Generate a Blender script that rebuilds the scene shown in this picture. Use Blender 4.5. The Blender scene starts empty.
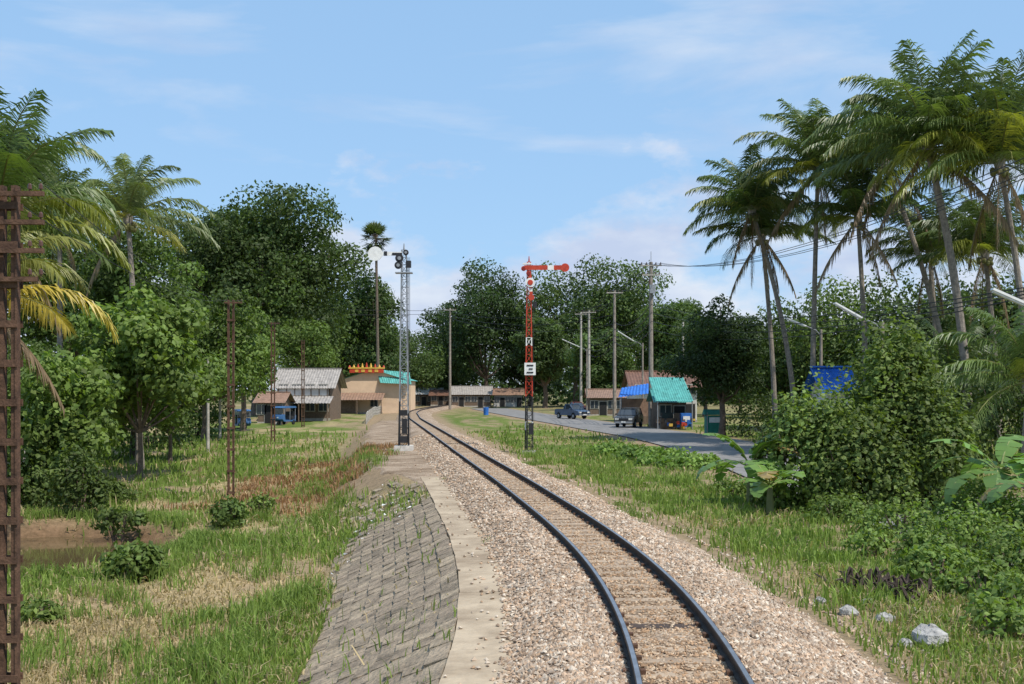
import bpy, math, random
import numpy as np
from mathutils import Vector, Matrix
random.seed(7); rng=np.random.default_rng(11)
F=1138.0; CH=2.8; HY=390.0
scene=bpy.context.scene
# ------------------------------------------------------------ helpers
def WX(px,D): return (px-512.0)*D/F
def WZ(py,D): return CH-(py-HY)*D/F
_T=np.random.default_rng(5).random((256,256))
def vn(x,y,s,seed=0):
    x=np.asarray(x,float)/s; y=np.asarray(y,float)/s
    xi=np.floor(x).astype(int); yi=np.floor(y).astype(int)
    fx=x-xi; fy=y-yi; fx=fx*fx*(3-2*fx); fy=fy*fy*(3-2*fy)
    a=_T[(xi+seed*37)%256,(yi+seed*91)%256]; b=_T[(xi+1+seed*37)%256,(yi+seed*91)%256]
    c=_T[(xi+seed*37)%256,(yi+1+seed*91)%256]; d=_T[(xi+1+seed*37)%256,(yi+1+seed*91)%256]
    return (a*(1-fx)+b*fx)*(1-fy)+(c*(1-fx)+d*fx)*fy
def fbm(x,y,s,seed=0):
    return (vn(x,y,s,seed)*.5+vn(x,y,s*.47,seed+3)*.3+vn(x,y,s*.21,seed+7)*.2)
def ss(a,b,x):
    t=np.clip((np.asarray(x,float)-a)/(b-a),0,1); return t*t*(3-2*t)
def smooth_curve(Y,X,k=9):
    ys=np.arange(-80,900,0.5); xs=np.interp(ys,Y,X)
    ker=np.hanning(2*k+3); ker/=ker.sum()
    xp=np.pad(xs,len(ker)//2,mode='edge'); xs=np.convolve(xp,ker,'valid')[:len(ys)]
    return ys,xs
_ty,_tx=smooth_curve([-80,-60,-30,-10,0,5,10.8,13.85,18.7,24.5,35.4,53,80,114,145,162,180,220,300,500,900],
                     [-40,-24,-7.5,-1.3,0.5,1.25,1.80,1.93,1.82,1.30,0.06,-2.14,-5.45,-9.7,-12.7,-13.6,-13.6,-12.5,-8,5,40],11)
def xc(Y): return np.interp(Y,_ty,_tx)
_ry,_rx=smooth_curve([-80,-30,0,20,40,55,70,85,100,115,130,160,200,215,900],
                     [30,19,14,12.6,12.4,12.9,12.7,11.6,9.4,7.6,5.6,1.6,-3.2,-4.8,-60],20)
def rc(Y): return np.interp(Y,_ry,_rx)
def shelf(Y): return 2.62+2.1*ss(36,52,Y)-1.2*ss(95,120,Y)
def foot_w(Y):
    hl=np.interp(Y,[0,30,60,100,140],[-2.0,-2.0,-1.5,-.9,-.5]); return hl,1.75*(-.42-hl)+.05
PX,PY,PRX,PRY=-15.6,35.0,4.9,5.4
def H(X,Y):
    X=np.asarray(X,float); Y=np.asarray(Y,float)
    off=X-xc(Y); sh=shelf(Y); hl,w=foot_w(Y)
    t=np.clip((-sh-off)/w,0,1)
    zl=-.45+(hl+.45)*t
    zr=-.45-.2*ss(2.2,5.5,off)
    z=np.where(off<0,zl,zr)
    n=(fbm(X,Y,5,1)-.5)*.5+(fbm(X,Y,1.3,2)-.5)*.14
    k=ss(.2,2.5,-off-sh-w)+ss(3.0,6,off)+.6*ss(sh,sh+.8,-off)*ss(40,50,Y)
    rd=np.abs(X-rc(Y)); rm=1-ss(4.2,6.0,rd)*1.0
    rm=rm*(Y<212)
    z=z+n*np.clip(k,0,1)*(1-rm)
    z=z*(1-rm)+(-.66)*rm
    e=((X-PX)/PRX)**2+((Y-PY)/PRY)**2
    z=z-1.1*(1-ss(.5,1.3,e+ (fbm(X,Y,1.5,9)-.5)*.35))
    return z
def Hs(x,y): return float(H(x,y))
# ------------------------------------------------------------ materials
def nt(name):
    m=bpy.data.materials.new(name); m.use_nodes=True
    n=m.node_tree; n.nodes.clear(); return m,n
def N(n,t,**k):
    a=n.nodes.new(t)
    for kk,v in k.items(): setattr(a,kk,v)
    return a
_mc={}
def mat(name,col,rough=.7,metal=0,var=.25,scale=4,bump=.0,dirt=None,spec=.3):
    if name in _mc: return _mc[name]
    m,n=nt(name); o=N(n,'ShaderNodeOutputMaterial'); b=N(n,'ShaderNodeBsdfPrincipled')
    b.inputs['Roughness'].default_value=rough; b.inputs['Metallic'].default_value=metal
    b.inputs['Specular IOR Level'].default_value=spec
    tc=N(n,'ShaderNodeTexCoord'); no=N(n,'ShaderNodeTexNoise'); no.inputs['Scale'].default_value=scale; no.inputs['Detail'].default_value=6
    no.inputs['Roughness'].default_value=.65
    n.links.new(tc.outputs['Object'],no.inputs['Vector'])
    r=N(n,'ShaderNodeValToRGB')
    d=dirt if dirt else [c*(1-var) for c in col]
    r.color_ramp.elements[0].position=.32; r.color_ramp.elements[1].position=.62
    r.color_ramp.elements[0].color=(*d,1); r.color_ramp.elements[1].color=(*[min(1,c*(1+var*.3)) for c in col],1)
    n.links.new(no.outputs['Fac'],r.inputs['Fac']); n.links.new(r.outputs['Color'],b.inputs['Base Color'])
    if bump>0:
        bp=N(n,'ShaderNodeBump'); bp.inputs['Strength'].default_value=bump; bp.inputs['Distance'].default_value=.05
        n2=N(n,'ShaderNodeTexNoise'); n2.inputs['Scale'].default_value=scale*5; n2.inputs['Detail'].default_value=5
        n.links.new(tc.outputs['Object'],n2.inputs['Vector'])
        n.links.new(n2.outputs['Fac'],bp.inputs['Height']); n.links.new(bp.outputs['Normal'],b.inputs['Normal'])
    n.links.new(b.outputs[0],o.inputs[0]); _mc[name]=m; return m
def leafmat(name,trans=.35,rough=.5,spec=.35):
    m,n=nt(name); o=N(n,'ShaderNodeOutputMaterial'); b=N(n,'ShaderNodeBsdfPrincipled')
    at=N(n,'ShaderNodeAttribute',attribute_name='col')
    b.inputs['Roughness'].default_value=rough; b.inputs['Specular IOR Level'].default_value=spec
    n.links.new(at.outputs['Color'],b.inputs['Base Color'])
    if trans>0:
        t=N(n,'ShaderNodeBsdfTranslucent'); mx=N(n,'ShaderNodeMixShader'); mx.inputs[0].default_value=trans
        mu=N(n,'ShaderNodeMix',data_type='RGBA',blend_type='MULTIPLY'); mu.inputs[0].default_value=1
        mu.inputs[7].default_value=(1.5,1.6,.6,1)
        n.links.new(at.outputs['Color'],mu.inputs[6]); n.links.new(mu.outputs[2],t.inputs['Color'])
        n.links.new(b.outputs[0],mx.inputs[1]); n.links.new(t.outputs[0],mx.inputs[2]); n.links.new(mx.outputs[0],o.inputs[0])
    else: n.links.new(b.outputs[0],o.inputs[0])
    return m
M_leaf=leafmat('leaf',.33,.55,.25); M_palm=leafmat('palm_leaf',.28,.42,.45); M_grass=leafmat('grass_blade',.3,.6,.2); M_stone=leafmat('ballast_stone',0,.85,.2)
M_bark=mat('bark',(.16,.12,.09),.9,bump=.5,scale=6,var=.5); M_pbark=mat('palm_bark',(.27,.23,.19),.9,bump=.6,scale=5,var=.45)
M_conc=mat('concrete',(.42,.39,.34),.85,scale=2,bump=.2,var=.35); M_white=mat('white_paint',(.80,.79,.75),.5,scale=5,var=.15)
M_red=mat('red_paint',(.50,.06,.03),.5,scale=6,var=.3); M_black=mat('black_paint',(.03,.03,.032),.5,scale=5)
M_rust=mat('rusty_steel',(.12,.065,.04),.85,scale=6,var=.55,bump=.3); M_steel=mat('rail_head_steel',(.36,.36,.37),.4,metal=.8,scale=3,var=.3)
M_dark=mat('dark_interior',(.02,.02,.02),.8); M_glass=mat('window_glass',(.04,.05,.06),.1,spec=.8)
M_grey=mat('grey_metal',(.32,.33,.34),.5,metal=.3,scale=5); M_wire=mat('cable',(.03,.03,.03),.6)
M_ins=mat('porcelain',(.7,.68,.62),.25); M_insb=mat('brown_porcelain',(.10,.05,.035),.3)
# ------------------------------------------------------------ mesh building
def link(o):
    scene.collection.objects.link(o); return o
def np_mesh(name,V,faces,mats,col=None,smooth=False,parent=None):
    me=bpy.data.meshes.new(name); V=np.asarray(V,np.float32)
    me.vertices.add(len(V)); me.vertices.foreach_set('co',V.ravel())
    li=[];ls=[];mi=[];st=0
    for Fa,mx in faces:
        Fa=np.asarray(Fa,np.int32)
        if len(Fa)==0: continue
        k=Fa.shape[1]; li.append(Fa.ravel()); ls.append(st+np.arange(len(Fa))*k); st+=Fa.size
        mi.append(np.full(len(Fa),mx) if np.isscalar(mx) else np.asarray(mx))
    li=np.concatenate(li).astype(np.int32);ls=np.concatenate(ls).astype(np.int32);mi=np.concatenate(mi).astype(np.int32)
    me.loops.add(len(li)); me.polygons.add(len(ls))
    me.loops.foreach_set('vertex_index',li); me.polygons.foreach_set('loop_start',ls)
    me.polygons.foreach_set('material_index',mi)
    me.polygons.foreach_set('use_smooth',np.full(len(ls),bool(smooth)))
    for m in mats: me.materials.append(m)
    me.update(calc_edges=True); me.validate()
    if col is not None:
        a=me.attributes.new('col','FLOAT_COLOR','POINT')
        c=np.ones((len(V),4),np.float32); c[:,:3]=col; a.data.foreach_set('color',c.ravel())
    o=bpy.data.objects.new(name,me); link(o)
    if parent: o.parent=parent
    return o
class MB:
    def __init__(s): s.v=[];s.f=[];s.m=[];s.mats=[]
    def mi(s,m):
        if m not in s.mats: s.mats.append(m)
        return s.mats.index(m)
    def raw(s,V,Fs,m):
        b=len(s.v); s.v+= [tuple(map(float,p)) for p in V]; i=s.mi(m)
        for f in Fs: s.f.append([b+j for j in f]); s.m.append(i)
    def box(s,c,sz,m,R=None):
        R=R or Matrix.Identity(3); V=[]
        for x in(-.5,.5):
            for y in(-.5,.5):
                for z in(-.5,.5): V.append(Vector(c)+R@Vector((x*sz[0],y*sz[1],z*sz[2])))
        s.raw(V,[(0,1,3,2),(4,6,7,5),(0,4,5,1),(2,3,7,6),(0,2,6,4),(1,5,7,3)],m)
    def tube(s,pts,rad,m,n=6,cap=True):
        pts=[Vector(p) for p in pts]; V=[];Fs=[]
        if not hasattr(rad,'__len__'): rad=[rad]*len(pts)
        for i,p in enumerate(pts):
            t=(pts[min(i+1,len(pts)-1)]-pts[max(i-1,0)]).normalized()
            a=Vector((0,0,1)) if abs(t.z)<.9 else Vector((0,1,0))
            u=t.cross(a).normalized(); w=t.cross(u)
            for k in range(n):
                an=2*math.pi*(k+.5)/n; V.append(p+(u*math.cos(an)+w*math.sin(an))*rad[i])
        for i in range(len(pts)-1):
            for k in range(n):
                k2=(k+1)%n; Fs.append((i*n+k,i*n+k2,(i+1)*n+k2,(i+1)*n+k))
        if cap: Fs.append(tuple(range(n-1,-1,-1))); Fs.append(tuple(range((len(pts)-1)*n,len(pts)*n)))
        s.raw(V,Fs,m)
    def sph(s,c,r,m,n=8,k=6,jit=0):
        if not hasattr(r,'__len__'): r=(r,r,r)
        V=[];Fs=[]
        for i in range(k+1):
            th=math.pi*i/k
            for j in range(n):
                a=2*math.pi*j/n; q=1+random.uniform(-jit,jit)
                V.append((c[0]+r[0]*math.sin(th)*math.cos(a)*q,c[1]+r[1]*math.sin(th)*math.sin(a)*q,c[2]+r[2]*math.cos(th)*q))
        for i in range(k):
            for j in range(n):
                j2=(j+1)%n; Fs.append((i*n+j,(i+1)*n+j,(i+1)*n+j2,i*n+j2))
        s.raw(V,Fs,m)
    def prism(s,prof,x0,x1,m,axis='x',R=None,o=(0,0,0)):
        n=len(prof); V=[]
        for x in (x0,x1):
            for a,b in prof:
                p=Vector((x,a,b)) if axis=='x' else Vector((a,x,b))
                if R: p=R@p
                V.append(p+Vector(o))
        s.raw(V,[tuple(range(n-1,-1,-1)),tuple(range(n,2*n))]+[(i,(i+1)%n,n+(i+1)%n,n+i) for i in range(n)],m)
    def disc(s,c,r,m,t=.03,n=16):
        V=[];
        for y in (-t/2,t/2):
            for k in range(n):
                a=2*math.pi*k/n; V.append((c[0]+r*math.cos(a),c[1]+y,c[2]+r*math.sin(a)))
        s.raw(V,[tuple(range(n)),tuple(range(2*n-1,n-1,-1))]+[(k,n+k,n+(k+1)%n,(k+1)%n) for k in range(n)],m)
    def build(s,name,parent=None,smooth=False,loc=None,R=None):
        me=bpy.data.meshes.new(name); me.from_pydata(s.v,[],s.f)
        for m in s.mats: me.materials.append(m)
        me.polygons.foreach_set('material_index',s.m)
        me.polygons.foreach_set('use_smooth',[smooth]*len(s.f)); me.update()
        o=bpy.data.objects.new(name,me); link(o)
        if parent: o.parent=parent
        if R is not None: o.rotation_euler=R
        if loc is not None: o.location=loc
        return o
def empty(name,loc=(0,0,0),rz=0):
    e=bpy.data.objects.new(name,None); link(e); e.location=loc; e.rotation_euler=(0,0,rz); return e
# ------------------------------------------------------------ GROUND masks
def masks(X,Y):
    off=X-xc(Y)
    nz=fbm(X,Y,3.2,21); n2=fbm(X,Y,1.1,25)
    L=off<0
    s=ss(.50,.66,nz)*.8
    e=((X+7.6)/3.6)**2+((Y-23)/8.5)**2
    s=np.maximum(s,(1-ss(.5,1.3,e+(n2-.5)))*L)
    e2=((X+8.8)/4.0)**2+((Y-52)/15)**2
    s=np.maximum(s,(1-ss(.4,1.4,e2+(n2-.5)))*L*.8)
    e3=((X+4.9)/1.6)**2+((Y-19.5)/4.5)**2
    s=s*(1-(1-ss(.3,1.2,e3))*.85)
    s=np.where(~L,s*.6,s)
    d=ss(.56,.72,fbm(X,Y,2.2,31))*.8
    ep=((X-PX)/(PRX+.8))**2+((Y-PY)/(PRY+.8))**2
    d=np.maximum(d,1-ss(.7,1.15,ep+(n2-.5)*.5))
    d=np.maximum(d,(1-ss(2.9,4.4,off+ (n2-.5)*1.5))*(off>0)*.9)
    sh=shelf(Y)
    d=np.maximum(d,(ss(36,44,Y)*(1-ss(sh+.8,sh+3.0,-off+(n2-.5)*1.8))*L)*.93)
    rd=np.abs(X-rc(Y)); d=np.maximum(d,(1-ss(3.8,5.6,rd+(n2-.5)*1.8))*(Y<212))
    d=np.maximum(d,ss(120,200,Y)*.45)
    return s,d,off
GREEN=np.array([.120,.185,.038]); GREEN2=np.array([.19,.245,.058]); STRAW=np.array([.47,.37,.22]); DIRT=np.array([.31,.23,.155])
def ground():
    ys=np.concatenate([np.arange(-40,8,2),np.arange(8,60,.3),np.arange(60,110,.7),np.arange(110,240,2.5),np.geomspace(240,4000,26)])
    off=np.concatenate([-np.geomspace(46,3500,24)[::-1],np.arange(-45,-22,.8),np.arange(-22,-.2,.28),np.arange(-.2,2,.5),np.arange(2,16,.28),np.arange(16,40,.8),np.geomspace(41,3500,24)])
    Yg,Og=np.meshgrid(ys,off,indexing='ij'); Xg=Og+xc(np.minimum(Yg,300)); Z=H(Xg,Yg)
    far=ss(260,400,Yg); Z=Z*(1-far)-.5*far
    V=np.stack([Xg,Yg,Z],-1).reshape(-1,3); ny,nx=Xg.shape
    i=np.arange(ny-1)[:,None]*nx+np.arange(nx-1)[None]; i=i.ravel()
    Q=np.stack([i,i+1,i+nx+1,i+nx],1)
    s,d,o=masks(V[:,0],V[:,1]); g=fbm(V[:,0],V[:,1],6,41)[:,None]
    c=(GREEN*(1-g)+GREEN2*g)*.8; c=c*(1-s[:,None])+STRAW*.85*s[:,None]; c=c*(1-d[:,None])+DIRT*d[:,None]
    red=(1-ss(.4,1.2,((V[:,0]+9.5)/3.4)**2+((V[:,1]-50)/9)**2))[:,None]*.5; c=c*(1-red)+np.array([.24,.13,.075])*red
    bk=(1-ss(.9,1.5,((V[:,0]-PX)/PRX)**2+((V[:,1]-PY)/PRY)**2))[:,None]*.85; c=c*(1-bk)+np.array([.17,.105,.06])*bk
    m,n=nt('ground_soil_grass'); out=N(n,'ShaderNodeOutputMaterial'); b=N(n,'ShaderNodeBsdfPrincipled'); b.inputs['Roughness'].default_value=.95; b.inputs['Specular IOR Level'].default_value=.1
    at=N(n,'ShaderNodeAttribute',attribute_name='col'); tc=N(n,'ShaderNodeTexCoord')
    no=N(n,'ShaderNodeTexNoise'); no.inputs['Scale'].default_value=5; no.inputs['Detail'].default_value=9; no.inputs['Roughness'].default_value=.75
    n.links.new(tc.outputs['Object'],no.inputs['Vector'])
    r=N(n,'ShaderNodeValToRGB'); r.color_ramp.elements[0].position=.3; r.color_ramp.elements[0].color=(.5,.5,.45,1); r.color_ramp.elements[1].position=.7; r.color_ramp.elements[1].color=(1.25,1.2,1.15,1)
    mu=N(n,'ShaderNodeMix',data_type='RGBA',blend_type='MULTIPLY'); mu.inputs[0].default_value=1
    n.links.new(no.outputs['Fac'],r.inputs['Fac']); n.links.new(at.outputs['Color'],mu.inputs[6]); n.links.new(r.outputs['Color'],mu.inputs[7])
    bp=N(n,'ShaderNodeBump'); bp.inputs['Strength'].default_value=.6; bp.inputs['Distance'].default_value=.08
    n.links.new(no.outputs['Fac'],bp.inputs['Height']); n.links.new(bp.outputs['Normal'],b.inputs['Normal'])
    n.links.new(mu.outputs[2],b.inputs['Base Color']); n.links.new(b.outputs[0],out.inputs[0])
    np_mesh('ground',V,[(Q,0)],[m],c,True)
ground()
def gravelmat(name,a,b_,c_,sc):
    m,n=nt(name); out=N(n,'ShaderNodeOutputMaterial'); b=N(n,'ShaderNodeBsdfPrincipled'); b.inputs['Roughness'].default_value=.9; b.inputs['Specular IOR Level'].default_value=.15
    tc=N(n,'ShaderNodeTexCoord'); vo=N(n,'ShaderNodeTexVoronoi'); vo.inputs['Scale'].default_value=sc
    n.links.new(tc.outputs['Object'],vo.inputs['Vector'])
    sp=N(n,'ShaderNodeSeparateColor'); n.links.new(vo.outputs['Color'],sp.inputs[0])
    r=N(n,'ShaderNodeValToRGB'); e=r.color_ramp.elements; e[0].color=(*a,1); e[1].color=(*c_,1); x=e.new(.5); x.color=(*b_,1)
    n.links.new(sp.outputs[0],r.inputs['Fac'])
    no=N(n,'ShaderNodeTexNoise'); no.inputs['Scale'].default_value=.9; no.inputs['Detail'].default_value=6
    n.links.new(tc.outputs['Object'],no.inputs['Vector'])
    r2=N(n,'ShaderNodeValToRGB'); r2.color_ramp.elements[0].position=.35; r2.color_ramp.elements[0].color=(.62,.58,.52,1); r2.color_ramp.elements[1].position=.65; r2.color_ramp.elements[1].color=(1.1,1.1,1.1,1)
    n.links.new(no.outputs['Fac'],r2.inputs['Fac'])
    mu=N(n,'ShaderNodeMix',data_type='RGBA',blend_type='MULTIPLY'); mu.inputs[0].default_value=1
    n.links.new(r.outputs['Color'],mu.inputs[6]); n.links.new(r2.outputs['Color'],mu.inputs[7])
    bp=N(n,'ShaderNodeBump',invert=True); bp.inputs['Strength'].default_value=.9; bp.inputs['Distance'].default_value=.04
    n.links.new(vo.outputs['Distance'],bp.inputs['Height']); n.links.new(bp.outputs['Normal'],b.inputs['Normal'])
    n.links.new(mu.outputs[2],b.inputs['Base Color']); n.links.new(b.outputs[0],out.inputs[0]); return m
M_bal=gravelmat('ballast_gravel',(.18,.13,.09),(.39,.29,.21),(.54,.44,.34),17)
BO=[-1.95,-1.6,-1.25,-.7,-.5,.5,.7,1.25,1.7,2.7]; BZ=[-.43,-.26,-.135,-.135,-.152,-.152,-.135,-.135,-.26,-.56]
def zb(off,Y): return np.interp(off,BO,BZ)
ys=np.concatenate([np.arange(-30,110,.5),np.arange(110,420,3)])
offs=np.array([-1.95,-1.78,-1.6,-1.4,-1.2,-.9,-.7,-.5,-.25,0,.25,.5,.7,.9,1.2,1.45,1.7,2,2.3,2.7])
Yg,Og=np.meshgrid(ys,offs,indexing='ij'); Xg=xc(Yg)+Og+(fbm(Yg,Og,1.2,50)-.5)*.5*(Og>1.6)
V=np.stack([Xg,Yg,zb(Og,Yg)+(fbm(Xg,Yg,.8,51)-.5)*.035],-1).reshape(-1,3); nx=len(offs)
i=(np.arange(len(ys)-1)[:,None]*nx+np.arange(nx-1)[None]).ravel(); np_mesh('railway_ballast_bed',V,[(np.stack([i,i+1,i+nx+1,i+nx],1),0)],[M_bal],None,True)
# gravel shelf beyond the footpath
ys=np.arange(37,120,.5); tt=np.linspace(0,1,12); Yg,Tg=np.meshgrid(ys,tt,indexing='ij')
wl=shelf(Yg)+.3+(vn(Yg,Yg*0,1.5,3)-.5)*.9
Og=-1.8-(wl-1.8)*Tg; Xg=xc(Yg)+Og; Zg=H(Xg,Yg)+.07-.05*Tg; Zg[0]-=.15
Zg=np.where(Tg>=.99,Zg-.1,Zg)
V=np.stack([Xg,Yg,Zg],-1).reshape(-1,3); nx=12; i=(np.arange(len(ys)-1)[:,None]*nx+np.arange(nx-1)[None]).ravel()
np_mesh('gravel_shelf',V,[(np.stack([i,i+nx,i+nx+1,i+1],1),0)],[gravelmat('shelf_gravel',(.24,.17,.12),(.37,.28,.20),(.46,.37,.28),22)],None,True)
# footpath strip of concrete
mb=MB(); M_path=mat('footpath_concrete',(.40,.32,.225),.9,scale=1.1,var=.4,bump=.6,dirt=(.26,.195,.13))
y=-6.0
while y<42:
    y2=y+1.992
    def q(yy,o): return float(xc(yy))+o
    j=random.uniform(-.004,.004); a,b=-1.83,-2.62+random.uniform(-.015,.015)
    ym=(y+y2)/2
    P=[(q(y,a),y,-.385+j),(q(ym,a),ym,-.385+j),(q(y2,a),y2,-.385+j),(q(y2,b),y2,-.40+j),(q(ym,b)+random.uniform(-.03,.03),ym,-.40+j),(q(y,b),y,-.40+j)]
    Bt=[(p[0],p[1],-.55) for p in P]
    mb.raw(P+Bt,[(0,1,2,3,4,5)]+[(k,k+6,(k+1)%6+6,(k+1)%6) for k in range(6)],M_path); y+=2.0
mb.build('concrete_footpath')
# slope paving slabs
mb=MB(); M_sl=[mat('slope_slab_%d'%k,c,.92,scale=2.5,var=.5,bump=1.0) for k,c in enumerate([(.34,.265,.185),(.31,.24,.17),(.37,.29,.20),(.28,.22,.155)])]
y=6.0
while y<42:
    hl,w=foot_w(y); hl=float(hl);w=float(w); nr=10; colm=random.choice(M_sl)
    for r in range(nr):
        if y>32 and random.random()<(y-32)/12: continue
        if r>=nr-2 and random.random()<.2: continue
        t0=r/nr; t1=(r+1.0)/nr; yo=random.uniform(-.015,.015)
        h0=random.uniform(.0,.012)+.03; h1=h0+.02+random.uniform(-.012,.022)
        P=[]
        for (t,h,yy) in ((t0,h0,y+.01),(t0,h0,y+.47),(t1,h1,y+.47),(t1,h1,y+.01)):
            yy=yy+yo+t*.9+random.uniform(-.018,.018); tt_=t+random.uniform(-.006,.006); P.append((float(xc(yy)-shelf(yy))-w*tt_-h*.5,yy,-.45+(hl+.45)*tt_+h*.85))
        B=[(p[0]+.04,p[1],p[2]-.12) for p in P]
        mb.raw(P+B,[(0,1,2,3),(0,4,5,1),(1,5,6,2),(2,6,7,3),(3,7,4,0)],colm if random.random()<.6 else random.choice(M_sl))
    y+=.48
mb.build('embankment_slope_paving')
# sleepers, clips
mb=MB(); M_slp=mat('sleeper_concrete',(.38,.29,.205),.9,scale=3,var=.4,bump=.4,dirt=(.27,.20,.14)); M_wood=mat('sleeper_timber',(.07,.05,.04),.9,scale=3)
mc=MB(); y=4.0
while y<150:
    x=float(xc(y)); dx=float(xc(y+.5)-xc(y-.5)); R=Matrix.Rotation(-math.atan(dx),3,'Z')
    wood=abs(y-14.2)<.3
    mb.box((x,y,-.243+random.uniform(-.008,.002)),(2.0,.25,.2),M_wood if wood else M_slp,R)
    if y<90:
        for s in (-1,1):
            for t in (-.09,.09):
                p=Vector((x,y,-.125))+R@Vector((s*.535+t,0,0)); mc.box(p,(.06,.10,.05),M_rust,R)
    y+=.6
mb.build('railway_sleepers'); mc.build('rail_fastenings')
# rails
prof=[(-.055,-.145),(-.055,-.135),(-.012,-.12),(-.010,-.045),(-.033,-.035),(-.033,-.004),(-.024,0),(.024,0),(.033,-.004),(.033,-.035),(.010,-.045),(.012,-.12),(.055,-.135),(.055,-.145)]
ys=np.concatenate([np.arange(-30,120,.5),np.arange(120,420,2)])
M_rs=mat('rail_web_rust',(.045,.034,.028),.75,scale=7,var=.4)
for s in (-1,1):
    V=[];Q=[];mi=[];n=len(prof)
    for yy in ys:
        for a,b in prof: V.append((float(xc(yy))+s*.535+a,yy,b))
    for i in range(len(ys)-1):
        for k in range(n):
            Q.append((i*n+k,i*n+(k+1)%n,(i+1)*n+(k+1)%n,(i+1)*n+k)); mi.append(1 if k in(6,) else 0)
    np_mesh('rail',V,[(np.array(Q),np.array(mi))],[M_rs,M_steel])
# ballast stones
def scatter_screen(n,D0,D1,pxa,pxb,power=1.0):
    u=rng.random(n); D=1/((1/D0)*(1-u)+(1/D1)*u); px=rng.uniform(pxa,pxb,n)
    return (px-512)*D/F,D
n=84000; u=rng.random(n); Ys=1/((1/7.5)*(1-u)+(1/75)*u); off=rng.uniform(-2.0,2.8,n)+ (rng.random(n)<.15)*rng.normal(0,.6,n)
ok=(off>-2.7)&(off<4.4)&~((np.abs(np.abs(off)-.535)<.07))
on=(np.abs(((Ys-4.0+.3)%.6)-.3)<.13)&(np.abs(off)<.47)
ok&=~(on&(rng.random(n)<.5)); ok&=~((off<-1.85)&(rng.random(n)<.6)); ok&=~((off>2.5)&(rng.random(n)<.45))
ok&=~((np.abs(off)<.47)&(rng.random(n)<.2))
Ys=Ys[ok];off=off[ok];n=len(Ys); Xs=xc(Ys)+off
zz=np.where(off>2.7,H(Xs,Ys),zb(off,Ys)); zz=np.where(off<-1.85,-.385,zz)
r=rng.uniform(.016,.038,n)*(1+Ys/90)*np.where(np.abs(off)<.5,.7,1)
octv=np.array([[1,0,0],[-1,0,0],[0,1,0],[0,-1,0],[0,0,1],[0,0,-1]],float)
V=octv[None]*r[:,None,None]*rng.uniform(.6,1.2,(n,6,1))+rng.normal(0,.22,(n,6,3))*r[:,None,None]
V[:,:,2]*=.75; V+=np.stack([Xs,Ys,zz+r*.25],1)[:,None,:]
of=np.array([[0,2,4],[2,1,4],[1,3,4],[3,0,4],[2,0,5],[1,2,5],[3,1,5],[0,3,5]])
Fa=(of[None]+(np.arange(n)*6)[:,None,None]).reshape(-1,3)
pal=np.array([[.48,.38,.285],[.42,.29,.19],[.58,.49,.39],[.28,.20,.14],[.48,.345,.24],[.38,.30,.23]])
c=pal[rng.integers(0,6,n)]*rng.uniform(.75,1.12,(n,1)); c=np.where((np.abs(off)<.48)[:,None],c*np.array([.92,.84,.74]),c)
pt=fbm(Xs,Ys,1.1,88)[:,None]; c=c*(.8+.4*pt)
np_mesh('ballast_stones',V.reshape(-1,3),[(Fa,0)],[M_stone],np.repeat(c,6,0))
# road
ys=np.concatenate([np.arange(-40,212,1.0)]); M_road=mat('asphalt',(.21,.20,.19),.9,scale=1.2,var=.3,bump=.3)
V=[];Q=[];ob=[-3.4,-1.7,0,1.7,3.4]
for yy in ys:
    dx=float(rc(yy+.5)-rc(yy-.5)); l=math.hypot(1,dx)
    for o in ob: V.append((float(rc(yy))+o/l,yy-o*dx/l*1.0,-.60+.03*(1-abs(o)/3.4)))
for i in range(len(ys)-1):
    for k in range(4): Q.append((i*5+k,i*5+k+1,(i+1)*5+k+1,(i+1)*5+k))
np_mesh('road',V,[(np.array(Q),0)],[M_road],None,True)
# pond
m,n_=nt('pond_water'); out=N(n_,'ShaderNodeOutputMaterial'); b=N(n_,'ShaderNodeBsdfPrincipled'); b.inputs['Base Color'].default_value=(.10,.07,.035,1); b.inputs['Roughness'].default_value=.05
no=N(n_,'ShaderNodeTexNoise'); no.inputs['Scale'].default_value=3; bp=N(n_,'ShaderNodeBump'); bp.inputs['Strength'].default_value=.05; tc=N(n_,'ShaderNodeTexCoord')
n_.links.new(tc.outputs['Object'],no.inputs['Vector']); n_.links.new(no.outputs['Fac'],bp.inputs['Height']); n_.links.new(bp.outputs['Normal'],b.inputs['Normal']); n_.links.new(b.outputs[0],out.inputs[0])
mb=MB(); mb.raw([(-23,27,-2.38),(-9.5,27,-2.38),(-9.5,43,-2.38),(-23,43,-2.38)],[(0,1,2,3)],m); mb.build('pond_water')
# ------------------------------------------------------------ grass
def blades(name,X,Y,h,w,col,lean=.5):
    n=len(X); Z=H(X,Y)-.02; a=rng.uniform(0,2*np.pi,n); ux=np.cos(a)*w; uy=np.sin(a)*w
    la=rng.uniform(0,2*np.pi,n); ll=h*lean*rng.random(n); lx=np.cos(la)*ll; ly=np.sin(la)*ll
    V=np.empty((n,5,3)); P=np.stack([X,Y,Z],1)
    V[:,0]=P+np.stack([-ux,-uy,0*w],1); V[:,1]=P+np.stack([ux,uy,0*w],1)
    Mx=P+np.stack([lx*.35,ly*.35,h*.6],1)
    V[:,2]=Mx+np.stack([ux*.75,uy*.75,0*w],1); V[:,3]=Mx+np.stack([-ux*.75,-uy*.75,0*w],1)
    V[:,4]=P+np.stack([lx,ly,h*(1-.35*ll/h)],1)
    b=(np.arange(n)*5)[:,None]
    return np_mesh(name,V.reshape(-1,3),[(b+np.array([[0,1,2,3]]),0),(b+np.array([[3,2,4]]),0)],[M_grass],np.repeat(col,5,0))
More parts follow.
